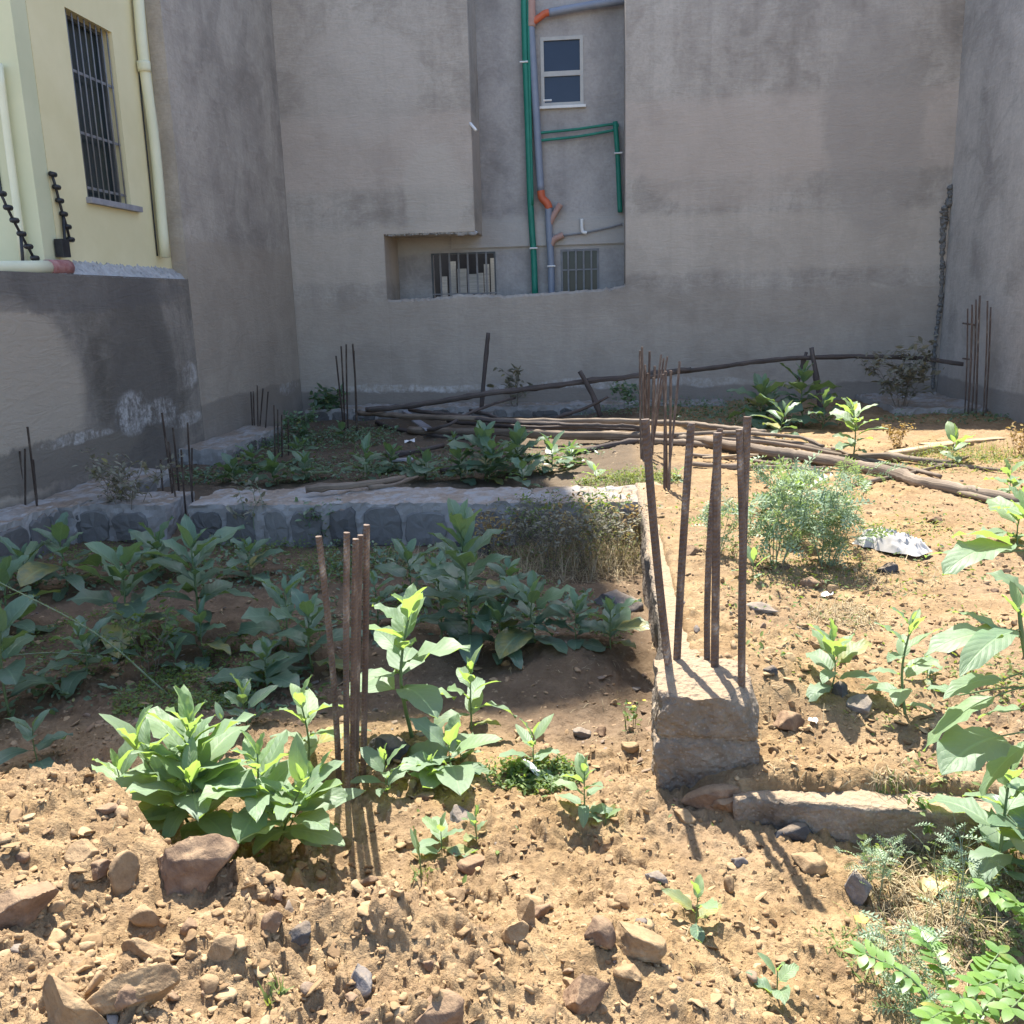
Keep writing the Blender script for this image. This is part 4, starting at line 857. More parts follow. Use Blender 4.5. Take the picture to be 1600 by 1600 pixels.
R_ = [
 (285, 1388, 175, 150, 'rock_brown', 'large half buried dark boulder on the foreground heap', 41, 150, 5),
 (194, 1390, 50, 95, 'rock_tan', 'upright wedge of tan stone touching the big boulder', 7, 60, 4),
 (150, 1370, 60, 34, 'rock_brown', 'flat purplish stone slanting beside the upright wedge', 8, 50, 4),
 (128, 1345, 58, 48, 'rock_tan', 'rounded tan stone on top of the heap left of the big boulder', 9, 50, 4),
 (20, 1445, 140, 115, 'rock_brown', 'broad brown rock cut by the left edge of the photo', 11, 110, 5),
 (222, 1500, 92, 56, 'rock_tan', 'smooth tan stone below the big boulder, larger of two together', 15, 60, 4),
 (222, 1445, 62, 42, 'rock_tan', 'small flat tan stone between the boulder and the smooth stone', 16, 45, 4),
 (202, 1565, 65, 70, 'rock_brown', 'brown stone under the smooth tan stone', 18, 60, 4),
 (185, 1580, 200, 105, 'rock_tan', 'long tan slab tilted down to the right at the bottom left', 19, 55, 5),
 (110, 1610, 120, 150, 'rock_tan', 'thick tan slab standing in front of the tilted slab', 20, 70, 5),
 (462, 1470, 58, 50, 'rock_dark', 'dark block of stone on the heap right of the big boulder', 22, 50, 4),
 (426, 1452, 40, 46, 'rock_brown', 'brown stone leaning on the dark block', 23, 40, 4),
 (298, 1455, 42, 30, 'rock_brown', 'brown chip right of the smooth tan stone', 24, 34, 4),
 (345, 1490, 60, 40, 'rock_tan', 'crumbling tan lump below the brown chip', 25, 45, 4),
 (462, 1385, 42, 40, 'rock_tan', 'round tan stone under the big sunlit weed', 26, 40, 4),
 (432, 1405, 36, 26, 'rock_brown', 'small dull stone left of the round tan stone', 27, 30, 3),
 (322, 1545, 42, 30, 'rock_tan', 'small tan stone in the loose soil near the bottom left', 28, 34, 3),
 (990, 1490, 105, 66, 'rock_tan', 'large smooth tan rock on the foreground slope below the column', 31, 90, 5),
 (985, 1530, 56, 40, 'rock_tan', 'pale tan stone just below the large smooth rock', 32, 44, 4),
 (932, 1475, 62, 66, 'rock_brown', 'dark brown rock leaning on the large smooth rock', 33, 55, 4),
 (912, 1580, 95, 105, 'rock_brown', 'long dark rock half buried at the bottom of the slope', 34, 70, 5),
 (822, 1440, 34, 62, 'rock_tan', 'upright tan stone in the middle of the foreground slope', 35, 36, 4),
 (845, 1435, 36, 48, 'rock_brown', 'brown stone behind the upright tan stone', 36, 40, 4),
 (800, 1465, 56, 48, 'rock_tan', 'pale stone left of the upright tan stone', 37, 40, 4),
 (690, 1600, 95, 66, 'rock_brown', 'brown clod of rock at the bottom edge of the photo', 38, 70, 4),
 (560, 1545, 62, 58, 'rock_grey', 'grey lumpy stone near the bottom edge left of the brown clod', 39, 50, 4),
 (740, 1357, 58, 34, 'rock_brown', 'split brown stone on the bare soil between the seedlings', 40, 40, 4),
 (640, 1326, 48, 32, 'rock_tan', 'tan stone behind the single upright leaf', 41, 36, 4),
 (716, 1283, 42, 34, 'rock_grey', 'rounded grey stone in the shadows of the left bars', 42, 36, 4),
 (665, 1250, 40, 24, 'rock_brown', 'long brown stone lying in the shadows of the left bars', 43, 26, 3),
 (1112, 1262, 105, 50, 'rock_brown', 'long brown rock slanting at the foot of the column', 45, 48, 5),
 (1135, 1260, 95, 50, 'rock_brown', 'dark cracked rock between the column and the long brown rock', 46, 55, 4),
 (1250, 1310, 84, 40, 'rock_dark', 'dark slate shard below the cracked beam', 47, 50, 4),
 (1205, 1275, 60, 40, 'rock_grey', 'grey mortar lump in the column shadow', 48, 44, 4),
 (1265, 1358, 62, 50, 'rock_tan', 'crumbly tan rock below the slate shard', 49, 50, 4),
 (1340, 1400, 62, 66, 'rock_grey', 'grey speckled rock at the edge of the right weeds', 50, 55, 4),
 (1386, 1420, 34, 36, 'rock_tan', 'small tan rock right of the grey speckled rock', 51, 30, 3),
 (1155, 1352, 30, 22, 'rock_grey', 'small grey stone on the slope below the long brown rock', 52, 24, 3),
 (1140, 1395, 30, 44, 'rock_tan', 'narrow upright stone on the slope above the lowest seedling', 53, 28, 3),
 (1022, 1376, 50, 26, 'rock_grey', 'flat grey stone above the four leaved seedling', 54, 36, 4),
 (1068, 1280, 40, 30, 'rock_tan', 'tan stone left of the long brown rock', 55, 32, 3),
 (1230, 1140, 72, 42, 'rock_brown', 'brown rock on the sunlit soil right of the column', 57, 50, 4),
 (1346, 1112, 44, 48, 'rock_grey', 'grey triangular stone between the two sunlit seedlings', 58, 36, 4),
 (1312, 1085, 36, 34, 'rock_dark', 'dark stone under the left of the two sunlit seedlings', 59, 30, 3),
 (1205, 1052, 26, 22, 'rock_dark', 'small dark stone right of the column bars', 60, 22, 3),
 (1084, 866, 46, 24, 'rock_brown', 'brown stone on the beam beside the bars', 61, 34, 4),
 (1192, 955, 60, 20, 'rock_grey', 'flat grey stone below the thistles', 62, 34, 4),
 (1265, 916, 40, 22, 'rock_brown', 'brown stone under the right side of the thistles', 63, 30, 3),
 (1300, 925, 26, 18, 'rock_tan', 'pale stone right of the thistles', 64, 20, 3),
 (1386, 894, 36, 26, 'rock_dark', 'dark lump in front of the white sack', 65, 30, 3),
 (1462, 816, 30, 18, 'rock_brown', 'brown lump behind the white sack', 66, 22, 3),
 (604, 1190, 76, 62, 'rock_dark', 'black pitted rock right of the left bars', 67, 64, 5),
 (828, 1158, 56, 42, 'rock_tan', 'pale cracked rock at the edge of the shade', 68, 44, 4),
 (910, 1152, 48, 24, 'rock_grey', 'grey stone in shade left of the column', 69, 34, 4),
 (940, 1150, 28, 24, 'rock_brown', 'brown stone in shade next to the column foot', 70, 26, 3),
 (982, 1170, 34, 26, 'rock_tan', 'pale stone at the column foot', 71, 28, 3),
 (968, 950, 80, 46, 'rock_grey', 'large grey stone in shade beside the beam', 72, 60, 4),
 (735, 870, 95, 52, 'rock_dark', 'squared dark stone at the foot of the stone wall', 73, 50, 4),
 (168, 1270, 50, 30, 'rock_brown', 'long stone in shade behind the heap', 74, 36, 3),
 (945, 1330, 40, 20, 'rock_tan', 'flat tan stone below the sunlit seedling left of the column', 75, 30, 3),
]
for r_ in R_:
    rock(r_[0], r_[1], r_[2], r_[3], r_[4], r_[5], r_[6], r_[7], r_[8], tilt=(.35 if 'slant' in r_[5] or 'tilted' in r_[5] else 0))
rs = np.random.RandomState(77)
for k in range(56):
    if k < 36: px, py = rs.uniform(20, 1330), rs.uniform(1330, 1600); grp = ('small loose stone half sunk in the tan foreground soil', 'small stones loose in the foreground soil')
    else: px, py = rs.uniform(1190, 1590), rs.uniform(800, 1130); grp = ('small stone lying on the sunlit soil right of the beam', 'small stones on the soil right of the beam')
    s = rs.uniform(12, 28)*(1 if k < 36 else .7); mt = ['rock_tan', 'rock_tan', 'rock_tan', 'rock_brown'][rs.randint(4)]
    rock(px, py, s*1.3, s*.9, mt, grp[0], 300+k, s, 3, group=grp[1], name='small_stone')

# loose stones and clods too many to count
def pebbles(name, mat, n, region, smin, smax, seed, nv=10, power=2.2, flat=1.0):
    rs = np.random.RandomState(seed); shapes = [rock_shape(rs, 2, 13, .13, .35, .8) for _ in range(nv)]; VV = []; FF = []; RR = []; off = 0
    pos = region(rs, n); x, y = pos[:, 0], pos[:, 1]; s = smin+(smax-smin)*rs.rand(n)**power; z = ground_h(x, y)+s*.12; R = rot_rand(rs, n, PI if flat == 1.0 else .75); which = rs.randint(nv, size=n); rr = rs.rand(n)
    for q in range(nv):
        m = which == q; sc = np.stack([s[m]*(.7+.5*rs.rand(m.sum())), s[m]*(.7+.5*rs.rand(m.sum())), flat*s[m]*(.45+.4*rs.rand(m.sum()))], 1)
        V, Fc = scatter(shapes[q][0], shapes[q][1], np.stack([x[m], y[m], z[m]], 1), R[m], sc); VV.append(V); FF.append(Fc+off); off += len(V); RR.append(np.repeat(rr[m], len(shapes[q][0])))
    o = finish(name, np.concatenate(VV), np.concatenate(FF), M[mat], None, False, None, np.concatenate(RR)); return tag(o, kind='stuff')
def fan(y0, y1, t0, t1, cond=None, pw=1.0):
    def f(rs, n):
        out = np.zeros((0, 2))
        while len(out) < n:
            y = y0*(y1/y0)**(rs.rand(n)**pw); x = (t0+(t1-t0)*rs.rand(n))*(y+.3); q = np.stack([x, y], 1)
            if cond is not None: q = q[cond(x, y)]
            out = np.concatenate([out, q])
        return out[:n]
    return f
notcol = lambda x, y: ~((x > .15) & (x < .52) & (y > 2.74) & (y < 3.12))
pebbles('loose_soil_clods', 'clod', 19000, fan(1.0, 3.2, -.75, .62, notcol), .0016, .014, 1, power=5.2)
pebbles('loose_chips', 'clod', 2400, fan(1.0, 3.2, -.75, .62, notcol), .005, .026, 6, power=3.2, flat=.32)
pebbles('loose_chips', 'clod', 1800, fan(2.7, 9, .12, .75, lambda x, y: notcol(x, y) & (x > .3)), .006, .03, 7, power=3.2, flat=.35)
pebbles('loose_chips', 'pebble', 1500, fan(2.7, 7, -.8, .1), .006, .03, 8, power=3.2, flat=.4)
pebbles('loose_gravel', 'pebble', 500, fan(1.0, 3.2, -.75, .62, notcol), .005, .024, 2, power=2.6)
pebbles('loose_soil_clods', 'clod', 8000, fan(2.7, 9, .12, .75, lambda x, y: notcol(x, y) & (x > .3)), .0025, .02, 3, power=4.6)
pebbles('loose_gravel', 'pebble', 1200, fan(2.7, 9, -.8, .75, notcol), .005, .026, 4, power=3.0)

# ------------------------------------------------------------------ plants
def leaf_geo(L, W, th0, droop, az, base, fold=.35, wave=.05, rs=None, roll=0, n=9, m=5, petiole=.13):
    t = np.linspace(0, 1, n); th = th0-droop*t**1.2; dl = L/(n-1)
    cx = np.concatenate([[0], np.cumsum(np.cos(th[:-1])*dl)]); cz = np.concatenate([[0], np.cumsum(np.sin(th[:-1])*dl)])
    u = np.clip((t-petiole)/(1-petiole), 0, 1); w_ = 2.5*W*u**.55*(1-u)**.8; w_ = np.maximum(w_, .012*L*(1-t*.9)); w_[-1] = .0005
    s = np.linspace(-1, 1, m); ph = rs.rand()*6 if rs is not None else 0
    lat = w_[:, None]*s[None]*math.cos(fold); hgt = w_[:, None]*np.abs(s)[None]*math.sin(fold)*(1-.5*np.abs(s)[None]) + wave*W*(np.sin(t*19+ph)+.7*np.sin(t*31+ph*2))[:, None]*np.abs(s)[None]**2*np.sign(s+.01)[None]*.8
    hgt = hgt+lat*math.sin(roll)*(t[:, None])
    x = cx[:, None]-np.sin(th)[:, None]*hgt; z = cz[:, None]+np.cos(th)[:, None]*hgt; y = lat
    V = np.stack([x, y+0*x, z], -1).reshape(-1, 3); ca, sa = math.cos(az), math.sin(az)
    V = V@np.array([[ca, sa, 0], [-sa, ca, 0], [0, 0, 1]])+base
    uv = np.stack(np.broadcast_arrays((s*.5+.5)[None], t[:, None]), -1).reshape(-1, 2)
    Fc = [(i*m+j, (i+1)*m+j, (i+1)*m+j+1, i*m+j+1) for i in range(n-1) for j in range(m-1)]
    return V, Fc, uv
def broadleaf(label, bx, by, ty, Lpx, n, seed, name='broadleaf_weed', mat='leaf', group=None, lean=(0, 0), stems=1, spread=.0, low=.1, wr=.285, droop=1.0, base=None, H=None, L=None, up=.0, az0=None):
    if base is None: base = G(bx, by)
    rs = np.random.RandomState(seed); wr = wr*rs.uniform(.72, 1.06); droop = droop*rs.uniform(.75, 1.3); H = H or max(.03, ony(bx, ty, base[1])[2]-base[2]); L = (L or pxm(base, Lpx))*1.22; n = int(n*1.15)
    t = thing(name, label, 'weed', base, group); st = MB(); lf = MB()
    for k in range(stems):
        a = rs.rand()*6.28; o = np.array([math.cos(a), math.sin(a), 0])*spread*(k > 0); h = H*(1 if k == 0 else rs.uniform(.55, .9)); nn = n if k == 0 else max(5, int(n*.7))
        top = base+o*1.6+np.array([lean[0], lean[1], h*.93])+np.array([*(rs.randn(2)*.03*h), 0]); foot = base+o*.3-np.array([0, 0, .03])
        C = spline([foot, (foot+top)/2+np.array([*(rs.randn(2)*.04*h), 0]), top], 10); r = max(.0025, min(.011, .013*h+.001)); st.tube(C, np.linspace(r, r*.45, 10), 7)
        az = rs.rand()*6.28 if az0 is None else az0
        for i in range(nn):
            u = (i+.5)/nn; f = low+(1-low)*u**.85; q = C[min(9, int(f*9))]*(1-(f*9) % 1)+C[min(9, int(f*9)+1)]*((f*9) % 1)
            az += 2.399+rs.randn()*.25; sz = (1.0-.62*u**2.2)*(.72+.28*min(1, u*4))*rs.uniform(.62, 1.15)
            th = (.28+up)+.95*u**1.6+rs.randn()*.14; dr = droop*(1.05-.75*u)*rs.uniform(.6, 1.35)
            V, Fc, uv = leaf_geo(L*sz, L*sz*wr*rs.uniform(.75, 1.12), th, dr, az, q,   .22+.5*u*u+rs.rand()*.15, .17, rs, rs.randn()*.35)
            gz = ground_h(V[:, 0], V[:, 1])+.006; V[:, 2] = np.maximum(V[:, 2], gz)
            lf.add(V, Fc, uv, 0.0 if u < .45 and rs.rand() < .09 else np.clip(.3+.5*u**2+rs.randn()*.15, .12, 1))
    st.build('stem', M['stem'], t, True); o = lf.build('foliage', M[mat], t, True); return t
B = broadleaf
gF, gS, gB, gY = 'sunlit broadleaf weeds', 'broadleaf weeds in the shaded bed', 'broadleaf weeds in the back bed', 'seedlings on the bare soil'
# big sunlit one behind the heap
B('largest sunlit broadleaf weed, right behind the foreground heap', 320, 1285, 1115, 120, 19, 1, group=gF, stems=3, spread=.10, wr=.25, up=.1, base=onz(320, 1285, .06))
B('low sunlit broadleaf weed with pale leaves between the largest weed and the left bars', 425, 1300, 1165, 112, 16, 2, group=gF, stems=3, spread=.09, wr=.25, base=onz(425, 1300, .06))
B('sunlit weed at the left end of the largest one, leaning out over the heap', 215, 1285, 1195, 95, 12, 3, group=gF, lean=(-.05, 0), wr=.25, base=onz(215, 1285, .06))
B('small bright green weed just left of the left bars', 478, 1215, 1085, 80, 11, 5, group=gF)
B('tall sunlit weed with large pale leaves right behind the left bars', 645, 1150, 930, 105, 14, 6, group=gF, droop=.9, low=.28)
B('medium sunlit weed right of the tall one behind the left bars', 737, 1140, 1045, 78, 11, 7, group=gF, up=.2)
B('weed sprawled low on the soil beside the black rock', 705, 1205, 1160, 100, 9, 8, group=gF, droop=.5, up=-.15)
B('small pale weed right at the foot of the left bars', 605, 1235, 1180, 56, 9, 9, group=gF, up=.3)
B('tiny yellow green seedling right of the pale weed by the bars', 672, 1225, 1188, 42, 7, 10, 'seedling', group=gY, up=.3)
B('seedling in front of the pale cracked rock', 835, 1200, 1145, 62, 8, 11, 'seedling', group=gY)
B('leafy sunlit seedling left of the column', 915, 1268, 1195, 56, 11, 12, 'seedling', group=gY, up=.2)
B('single fallen looking leafy sprout right under the seedling left of the column', 945, 1290, 1268, 45, 4, 13, 'seedling', group=gY, droop=.7)
B('low spreading seedling in the middle of the bare soil', 690, 1325, 1292, 58, 7, 14, 'seedling', group=gY, droop=.6)
B('small upright seedling right of the spreading one', 747, 1305, 1270, 34, 6, 15, 'seedling', group=gY, up=.4)
B('single blade shaped leaf standing upright in the soil', 657, 1368, 1318, 66, 2, 16, 'seedling', group=gY, up=1.1, droop=.1, wr=.16)
B('four leaved seedling low on the foreground slope', 1088, 1445, 1395, 62, 6, 17, 'seedling', group=gY, up=.1)
B('lowest seedling, near the bottom edge of the slope', 1212, 1560, 1510, 58, 5, 18, 'seedling', group=gY, up=.25)
B('bright seedling in grass below the white board splinter', 720, 1190, 1165, 40, 5, 19, 'seedling', group=gY)
B('left of two sunlit seedlings on the soil right of the column', 1298, 1075, 995, 66, 11, 20, group=gF, up=.25)
B('right of two sunlit seedlings, taller, with a bare lower stem', 1416, 1115, 955, 64, 13, 21, group=gF)
B('small leafy weed right of the column bars below the thistles', 1178, 905, 868, 40, 6, 22, group=gF, up=.4)
B('yellow green sprout on the soil by the right leaves', 1450, 1060, 1030, 40, 6, 23, 'seedling', group=gY)
# right edge, close to the camera
B('low broad leaved weed at the right edge beside the cracked beam', 1560, 1375, 1180, 120, 12, 26, group='large weeds at the right edge', L=.19, wr=.3)
B('dark green weed at the right edge in front of the others', 1610, 1385, 1230, 120, 11, 27, group='large weeds at the right edge', mat='leaf_shade', L=.2, wr=.3)
B('weed at the right edge behind the large leaves', 1590, 850, 775, 70, 9, 28, group='large weeds at the right edge')
B('sunlit weed at the right edge below the split grey pole', 1575, 775, 735, 50, 8, 29, group=gF)
def edge_weed(label, foot, stem_px, Y0, leaves, seed):
    base = ony(*foot, Y0); base[2] = gh(base[0], base[1]); t = thing('broadleaf_weed', label, 'weed', base, 'large weeds at the right edge'); st = MB(); lf = MB(); rs = np.random.RandomState(seed)
    C = spline([base-[0, 0, .04]]+[ony(x, y, Y0) for x, y in stem_px], 24); st.tube(C, np.linspace(.010, .005, 24), 8)
    for (x0, y0, x1, y1, wd, roll, dy) in leaves:
        p0 = ony(x0, y0, Y0-.02); p1 = ony(x1, y1, Y0+dy); q = C[int(np.argmin(np.linalg.norm(C-p0-[0, 0, -.03], axis=1)))]
        st.tube(spline([q, (q+p0)/2+[0, 0, .006], p0], 6), .0022, 5, False)
        d = p1-p0; L = np.linalg.norm(d); el = math.asin(d[2]/L); V, Fc, uv = leaf_geo(L*1.05, pxm(p0, wd)/2, el+.38, .76, math.atan2(d[1], d[0]), p0, .26, .14, rs, roll, 12, 7, .03); lf.add(V, Fc, uv, np.clip(.45+.25*rs.randn(), .15, 1))
    for k in range(4):
        V, Fc, uv = leaf_geo(.09, .016, .9+.3*rs.rand(), .3, k*1.7, C[-1-k], .4, .1, rs); lf.add(V, Fc, uv, .9)
    st.build('stem', M['stem'], t, True); lf.build('foliage', M['leaf'], t, True)
edge_weed('tall weed at the right edge whose large pale leaves hang in beside the sack', (1660, 1230), [(1640, 1050), (1612, 870), (1606, 800)], 2.62,
    [(1580, 852, 1486, 846, 58, .5, -.05), (1584, 852, 1476, 908, 62, -.3, -.16), (1520, 872, 1447, 874, 34, .3, .03), (1604, 930, 1540, 900, 44, -.2, .03), (1612, 880, 1668, 930, 60, 0, -.1), (1606, 812, 1560, 800, 30, .2, .1)], 1)
edge_weed('close weed at the right edge with long arching leaves over the sunlit soil', (1650, 1330), [(1632, 1180), (1600, 1010), (1592, 950)], 2.42,
    [(1580, 990, 1449, 1034, 62, -.2, -.10), (1588, 985, 1502, 1066, 46, -.6, -.2), (1500, 1086, 1444, 1080, 34, .2, .02), (1568, 1062, 1476, 1100, 40, -.2, -.12), (1555, 1088, 1451, 1178, 54, .5, -.06), (1565, 1150, 1474, 1218, 88, -.3, -.16), (1600, 1165, 1538, 1248, 50, .6, -.05), (1560, 985, 1486, 962, 34, .3, .08), (1600, 1050, 1650, 1100, 50, 0, -.1), (1596, 1110, 1530, 1130, 44, .1, .05)], 2)
# shaded bed
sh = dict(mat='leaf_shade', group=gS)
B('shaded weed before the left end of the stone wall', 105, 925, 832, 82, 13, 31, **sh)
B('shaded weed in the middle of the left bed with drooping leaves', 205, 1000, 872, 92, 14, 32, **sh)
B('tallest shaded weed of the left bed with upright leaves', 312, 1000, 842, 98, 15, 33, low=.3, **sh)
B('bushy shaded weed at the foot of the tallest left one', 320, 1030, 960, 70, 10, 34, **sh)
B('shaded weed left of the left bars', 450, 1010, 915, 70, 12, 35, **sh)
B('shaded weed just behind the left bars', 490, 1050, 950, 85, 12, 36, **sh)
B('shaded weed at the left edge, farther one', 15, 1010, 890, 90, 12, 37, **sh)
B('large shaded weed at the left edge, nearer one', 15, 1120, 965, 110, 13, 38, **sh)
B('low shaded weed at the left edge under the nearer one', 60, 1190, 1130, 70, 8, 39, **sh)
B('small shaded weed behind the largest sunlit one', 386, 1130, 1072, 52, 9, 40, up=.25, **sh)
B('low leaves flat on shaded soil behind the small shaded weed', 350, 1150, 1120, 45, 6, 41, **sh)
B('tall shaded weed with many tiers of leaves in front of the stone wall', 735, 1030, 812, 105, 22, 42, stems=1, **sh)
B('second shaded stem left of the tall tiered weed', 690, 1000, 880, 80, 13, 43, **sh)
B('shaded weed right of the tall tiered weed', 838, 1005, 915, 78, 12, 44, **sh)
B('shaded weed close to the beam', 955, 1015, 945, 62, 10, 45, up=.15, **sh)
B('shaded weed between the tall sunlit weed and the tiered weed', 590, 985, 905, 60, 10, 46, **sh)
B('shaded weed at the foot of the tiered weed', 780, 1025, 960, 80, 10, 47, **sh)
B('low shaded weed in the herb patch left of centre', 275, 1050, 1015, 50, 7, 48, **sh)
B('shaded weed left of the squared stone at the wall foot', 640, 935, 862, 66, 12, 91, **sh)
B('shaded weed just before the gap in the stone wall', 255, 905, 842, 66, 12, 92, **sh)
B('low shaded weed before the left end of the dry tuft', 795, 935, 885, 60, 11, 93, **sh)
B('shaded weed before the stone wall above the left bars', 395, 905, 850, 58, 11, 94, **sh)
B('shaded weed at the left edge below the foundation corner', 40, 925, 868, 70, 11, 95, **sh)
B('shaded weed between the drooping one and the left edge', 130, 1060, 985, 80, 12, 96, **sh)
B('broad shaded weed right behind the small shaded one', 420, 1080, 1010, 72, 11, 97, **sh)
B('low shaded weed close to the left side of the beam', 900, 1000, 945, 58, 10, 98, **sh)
# back bed
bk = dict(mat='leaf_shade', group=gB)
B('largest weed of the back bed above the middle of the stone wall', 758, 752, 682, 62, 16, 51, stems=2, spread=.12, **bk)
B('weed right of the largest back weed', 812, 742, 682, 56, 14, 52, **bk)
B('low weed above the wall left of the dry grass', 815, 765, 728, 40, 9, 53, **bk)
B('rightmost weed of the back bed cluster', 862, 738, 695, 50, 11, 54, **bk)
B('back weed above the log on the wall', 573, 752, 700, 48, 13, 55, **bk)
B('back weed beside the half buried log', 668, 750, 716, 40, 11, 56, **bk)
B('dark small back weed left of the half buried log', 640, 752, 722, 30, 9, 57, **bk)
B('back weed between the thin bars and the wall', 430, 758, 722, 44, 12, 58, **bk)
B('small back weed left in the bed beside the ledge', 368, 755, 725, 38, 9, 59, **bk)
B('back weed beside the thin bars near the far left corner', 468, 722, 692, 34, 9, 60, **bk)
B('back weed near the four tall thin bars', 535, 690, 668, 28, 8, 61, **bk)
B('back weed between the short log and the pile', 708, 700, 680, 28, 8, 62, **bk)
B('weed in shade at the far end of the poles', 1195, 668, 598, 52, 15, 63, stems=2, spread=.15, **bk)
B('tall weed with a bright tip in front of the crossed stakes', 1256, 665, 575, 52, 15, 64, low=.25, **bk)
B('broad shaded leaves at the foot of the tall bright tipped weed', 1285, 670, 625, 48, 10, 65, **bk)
B('tall leafy weed half in sun behind the lit poles', 1332, 722, 628, 48, 16, 66, low=.2, group=gB)
B('small sunlit seedling at the right end of the poles', 1490, 722, 680, 42, 8, 67, 'seedling', group=gY, up=.3)
B('bright low leaves on the wall top right of the dry grass', 930, 752, 732, 32, 7, 68, group=gB)
B('small leaf sprout beside the thin bunch of bars', 1058, 752, 735, 24, 6, 69, group=gB)

# thin branched weeds: stems plus many small narrow leaves
def tmpl_leaf(lobed=False):
    if not lobed:
        V = np.array([(0, 0, 0), (.35, .22, .06), (.35, -.22, .06), (.72, .16, .05), (.72, -.16, .05), (1, 0, -.05), (.5, 0, 0)])
        Fc = np.array([(0, 6, 1), (0, 2, 6), (1, 6, 3), (2, 4, 6), (3, 6, 5), (6, 4, 5)])
        return V, Fc
    V = [(0, 0, 0)]; Fc = []                       # deeply cut, spiny thistle like blade
    xs = np.linspace(.08, .95, 6); c = [0]
    for i, x in enumerate(xs):
        V.append((x, 0, .10*math.sin(x*3))); c.append(len(V)-1)
        for sgn in (1, -1):
            b = len(V); w_ = .26*math.sin(.5+x*2.4); V += [(x-.03, sgn*.05, .1*math.sin(x*3)+.01), (x+.10, sgn*.05, .1*math.sin(x*3)+.01), (x+.10, sgn*w_, .1*math.sin(x*3)+.07)]
            Fc.append((b, b+1, b+2))
            Fc.append((c[-2], c[-1], b))
    return np.array(V, float), np.array(Fc)
def bush(label, bx, by, ty, wpx, nst, leafpx, nleaf, seed, name='wispy_weed', cat='weed', group=None, stem='twig_pale', leaf='leaf_thistle', lobed=False, sub=3, flowers=0, fl='petal', lean=(0, 0), thick=1.0, lo=.15, tilt=1.3, base=None, H=None):
    if base is None: base = G(bx, by)
    rs = np.random.RandomState(seed); H = H or ony(bx, ty, base[1])[2]-base[2]; Rr = pxm(base, wpx)/2; Lf = pxm(base, leafpx)
    t = thing(name, label, cat, base, group); st = MB(); pts = []; tips = []
    for k in range(nst):
        a = 2*PI*(k+rs.rand()*.7)/nst; q = rs.uniform(.3, 1.0); h = H*rs.uniform(.65, 1.0)*(1-.2*q)
        top = base+np.array([math.cos(a)*Rr*q+lean[0], math.sin(a)*Rr*q*.7+lean[1], h]); foot = base+np.array([math.cos(a), math.sin(a), 0])*.02-[0, 0, .03]
        C = spline([foot, foot*.45+top*.55+np.array([rs.randn()*.05*H, rs.randn()*.05*H, .08*H]), top], 12); r = thick*max(.0016, .007*H); st.tube(C, np.linspace(r, r*.4, 12), 5, False)
        pts.append(C[int(12*lo):]); tips.append(C[-1])
        for j in range(sub):
            i = rs.randint(3, 11); b = rs.rand()*6.28; l = H*rs.uniform(.18, .42); e = C[i]+np.array([math.cos(b)*l*.8, math.sin(b)*l*.8, l*rs.uniform(.35, .9)])
            D = spline([C[i], (C[i]+e)/2+rs.randn(3)*.02*H, e], 7); st.tube(D, np.linspace(r*.6, r*.25, 7), 4, False); pts.append(D[1:]); tips.append(e)
            for jj in range(2 if sub > 2 else 0):
                i2 = rs.randint(2, 6); b = rs.rand()*6.28; l2 = l*rs.uniform(.3, .6); e2 = D[i2]+np.array([math.cos(b)*l2, math.sin(b)*l2, l2*rs.uniform(.2, .9)])
                st.tube(np.array([D[i2], (D[i2]+e2)/2+rs.randn(3)*.008, e2]), [r*.35, r*.3, r*.2], 4, False); pts.append(np.array([D[i2], (D[i2]+e2)/2, e2])); tips.append(e2)
    st.build('stem', M[stem], t, True)
    Pp = np.concatenate(pts); Vt, Ft = tmpl_leaf(lobed); n = nleaf; pos = Pp[rs.randint(len(Pp), size=n)]+rs.randn(n, 3)*Lf*.18
    V, Fc = scatter(Vt, Ft, pos, rot_rand(rs, n, tilt), Lf*rs.uniform(.5, 1.15, n)); V[:, 2] = np.maximum(V[:, 2], ground_h(V[:, 0], V[:, 1])+.003)
    finish('foliage', V, Fc, M[leaf], t, False, np.zeros((len(V), 2)), np.repeat(rs.rand(n), len(Vt)))
    if flowers:
        mb = MB()
        for k in range(flowers):
            c = tips[rs.randint(len(tips))]
            for q in range(5):
                a = q*2*PI/5; d = np.array([math.cos(a), math.sin(a), .35]); e = np.array([-math.sin(a), math.cos(a), 0]); s = Lf*.3
                mb.add([c, c+d*s*.6+e*s*.4, c+d*s, c+d*s*.6-e*s*.4], [(0, 1, 2, 3)])
        mb.build('flowers', M[fl], t)
    return t
gT = 'blue green thistles'
bush('tall blue green thistle right of the column bars, left one of the pair', 1212, 885, 745, 160, 6, 46, 130, 1, 'thistle', 'thistle', gT, 'twig_pale', 'leaf_thistle', True, 3, lo=.2)
bush('blue green thistle beside the white sack, right one of the pair', 1290, 885, 735, 190, 7, 46, 150, 2, 'thistle', 'thistle', gT, 'twig_pale', 'leaf_thistle', True, 3, lo=.2)
bush('thistle behind the pair reaching up to the poles', 1250, 835, 712, 190, 6, 44, 130, 3, 'thistle', 'thistle', gT, 'twig_pale', 'leaf_thistle', True, 3)
bush('small thistle between the bars of the column', 1120, 860, 770, 90, 5, 30, 90, 4, 'thistle', 'thistle', gT, 'twig_pale', 'leaf_thistle', True, 2)
B('broad leaved weed growing among the thistles', 1245, 850, 745, 46, 11, 72, group=gF, up=.3)
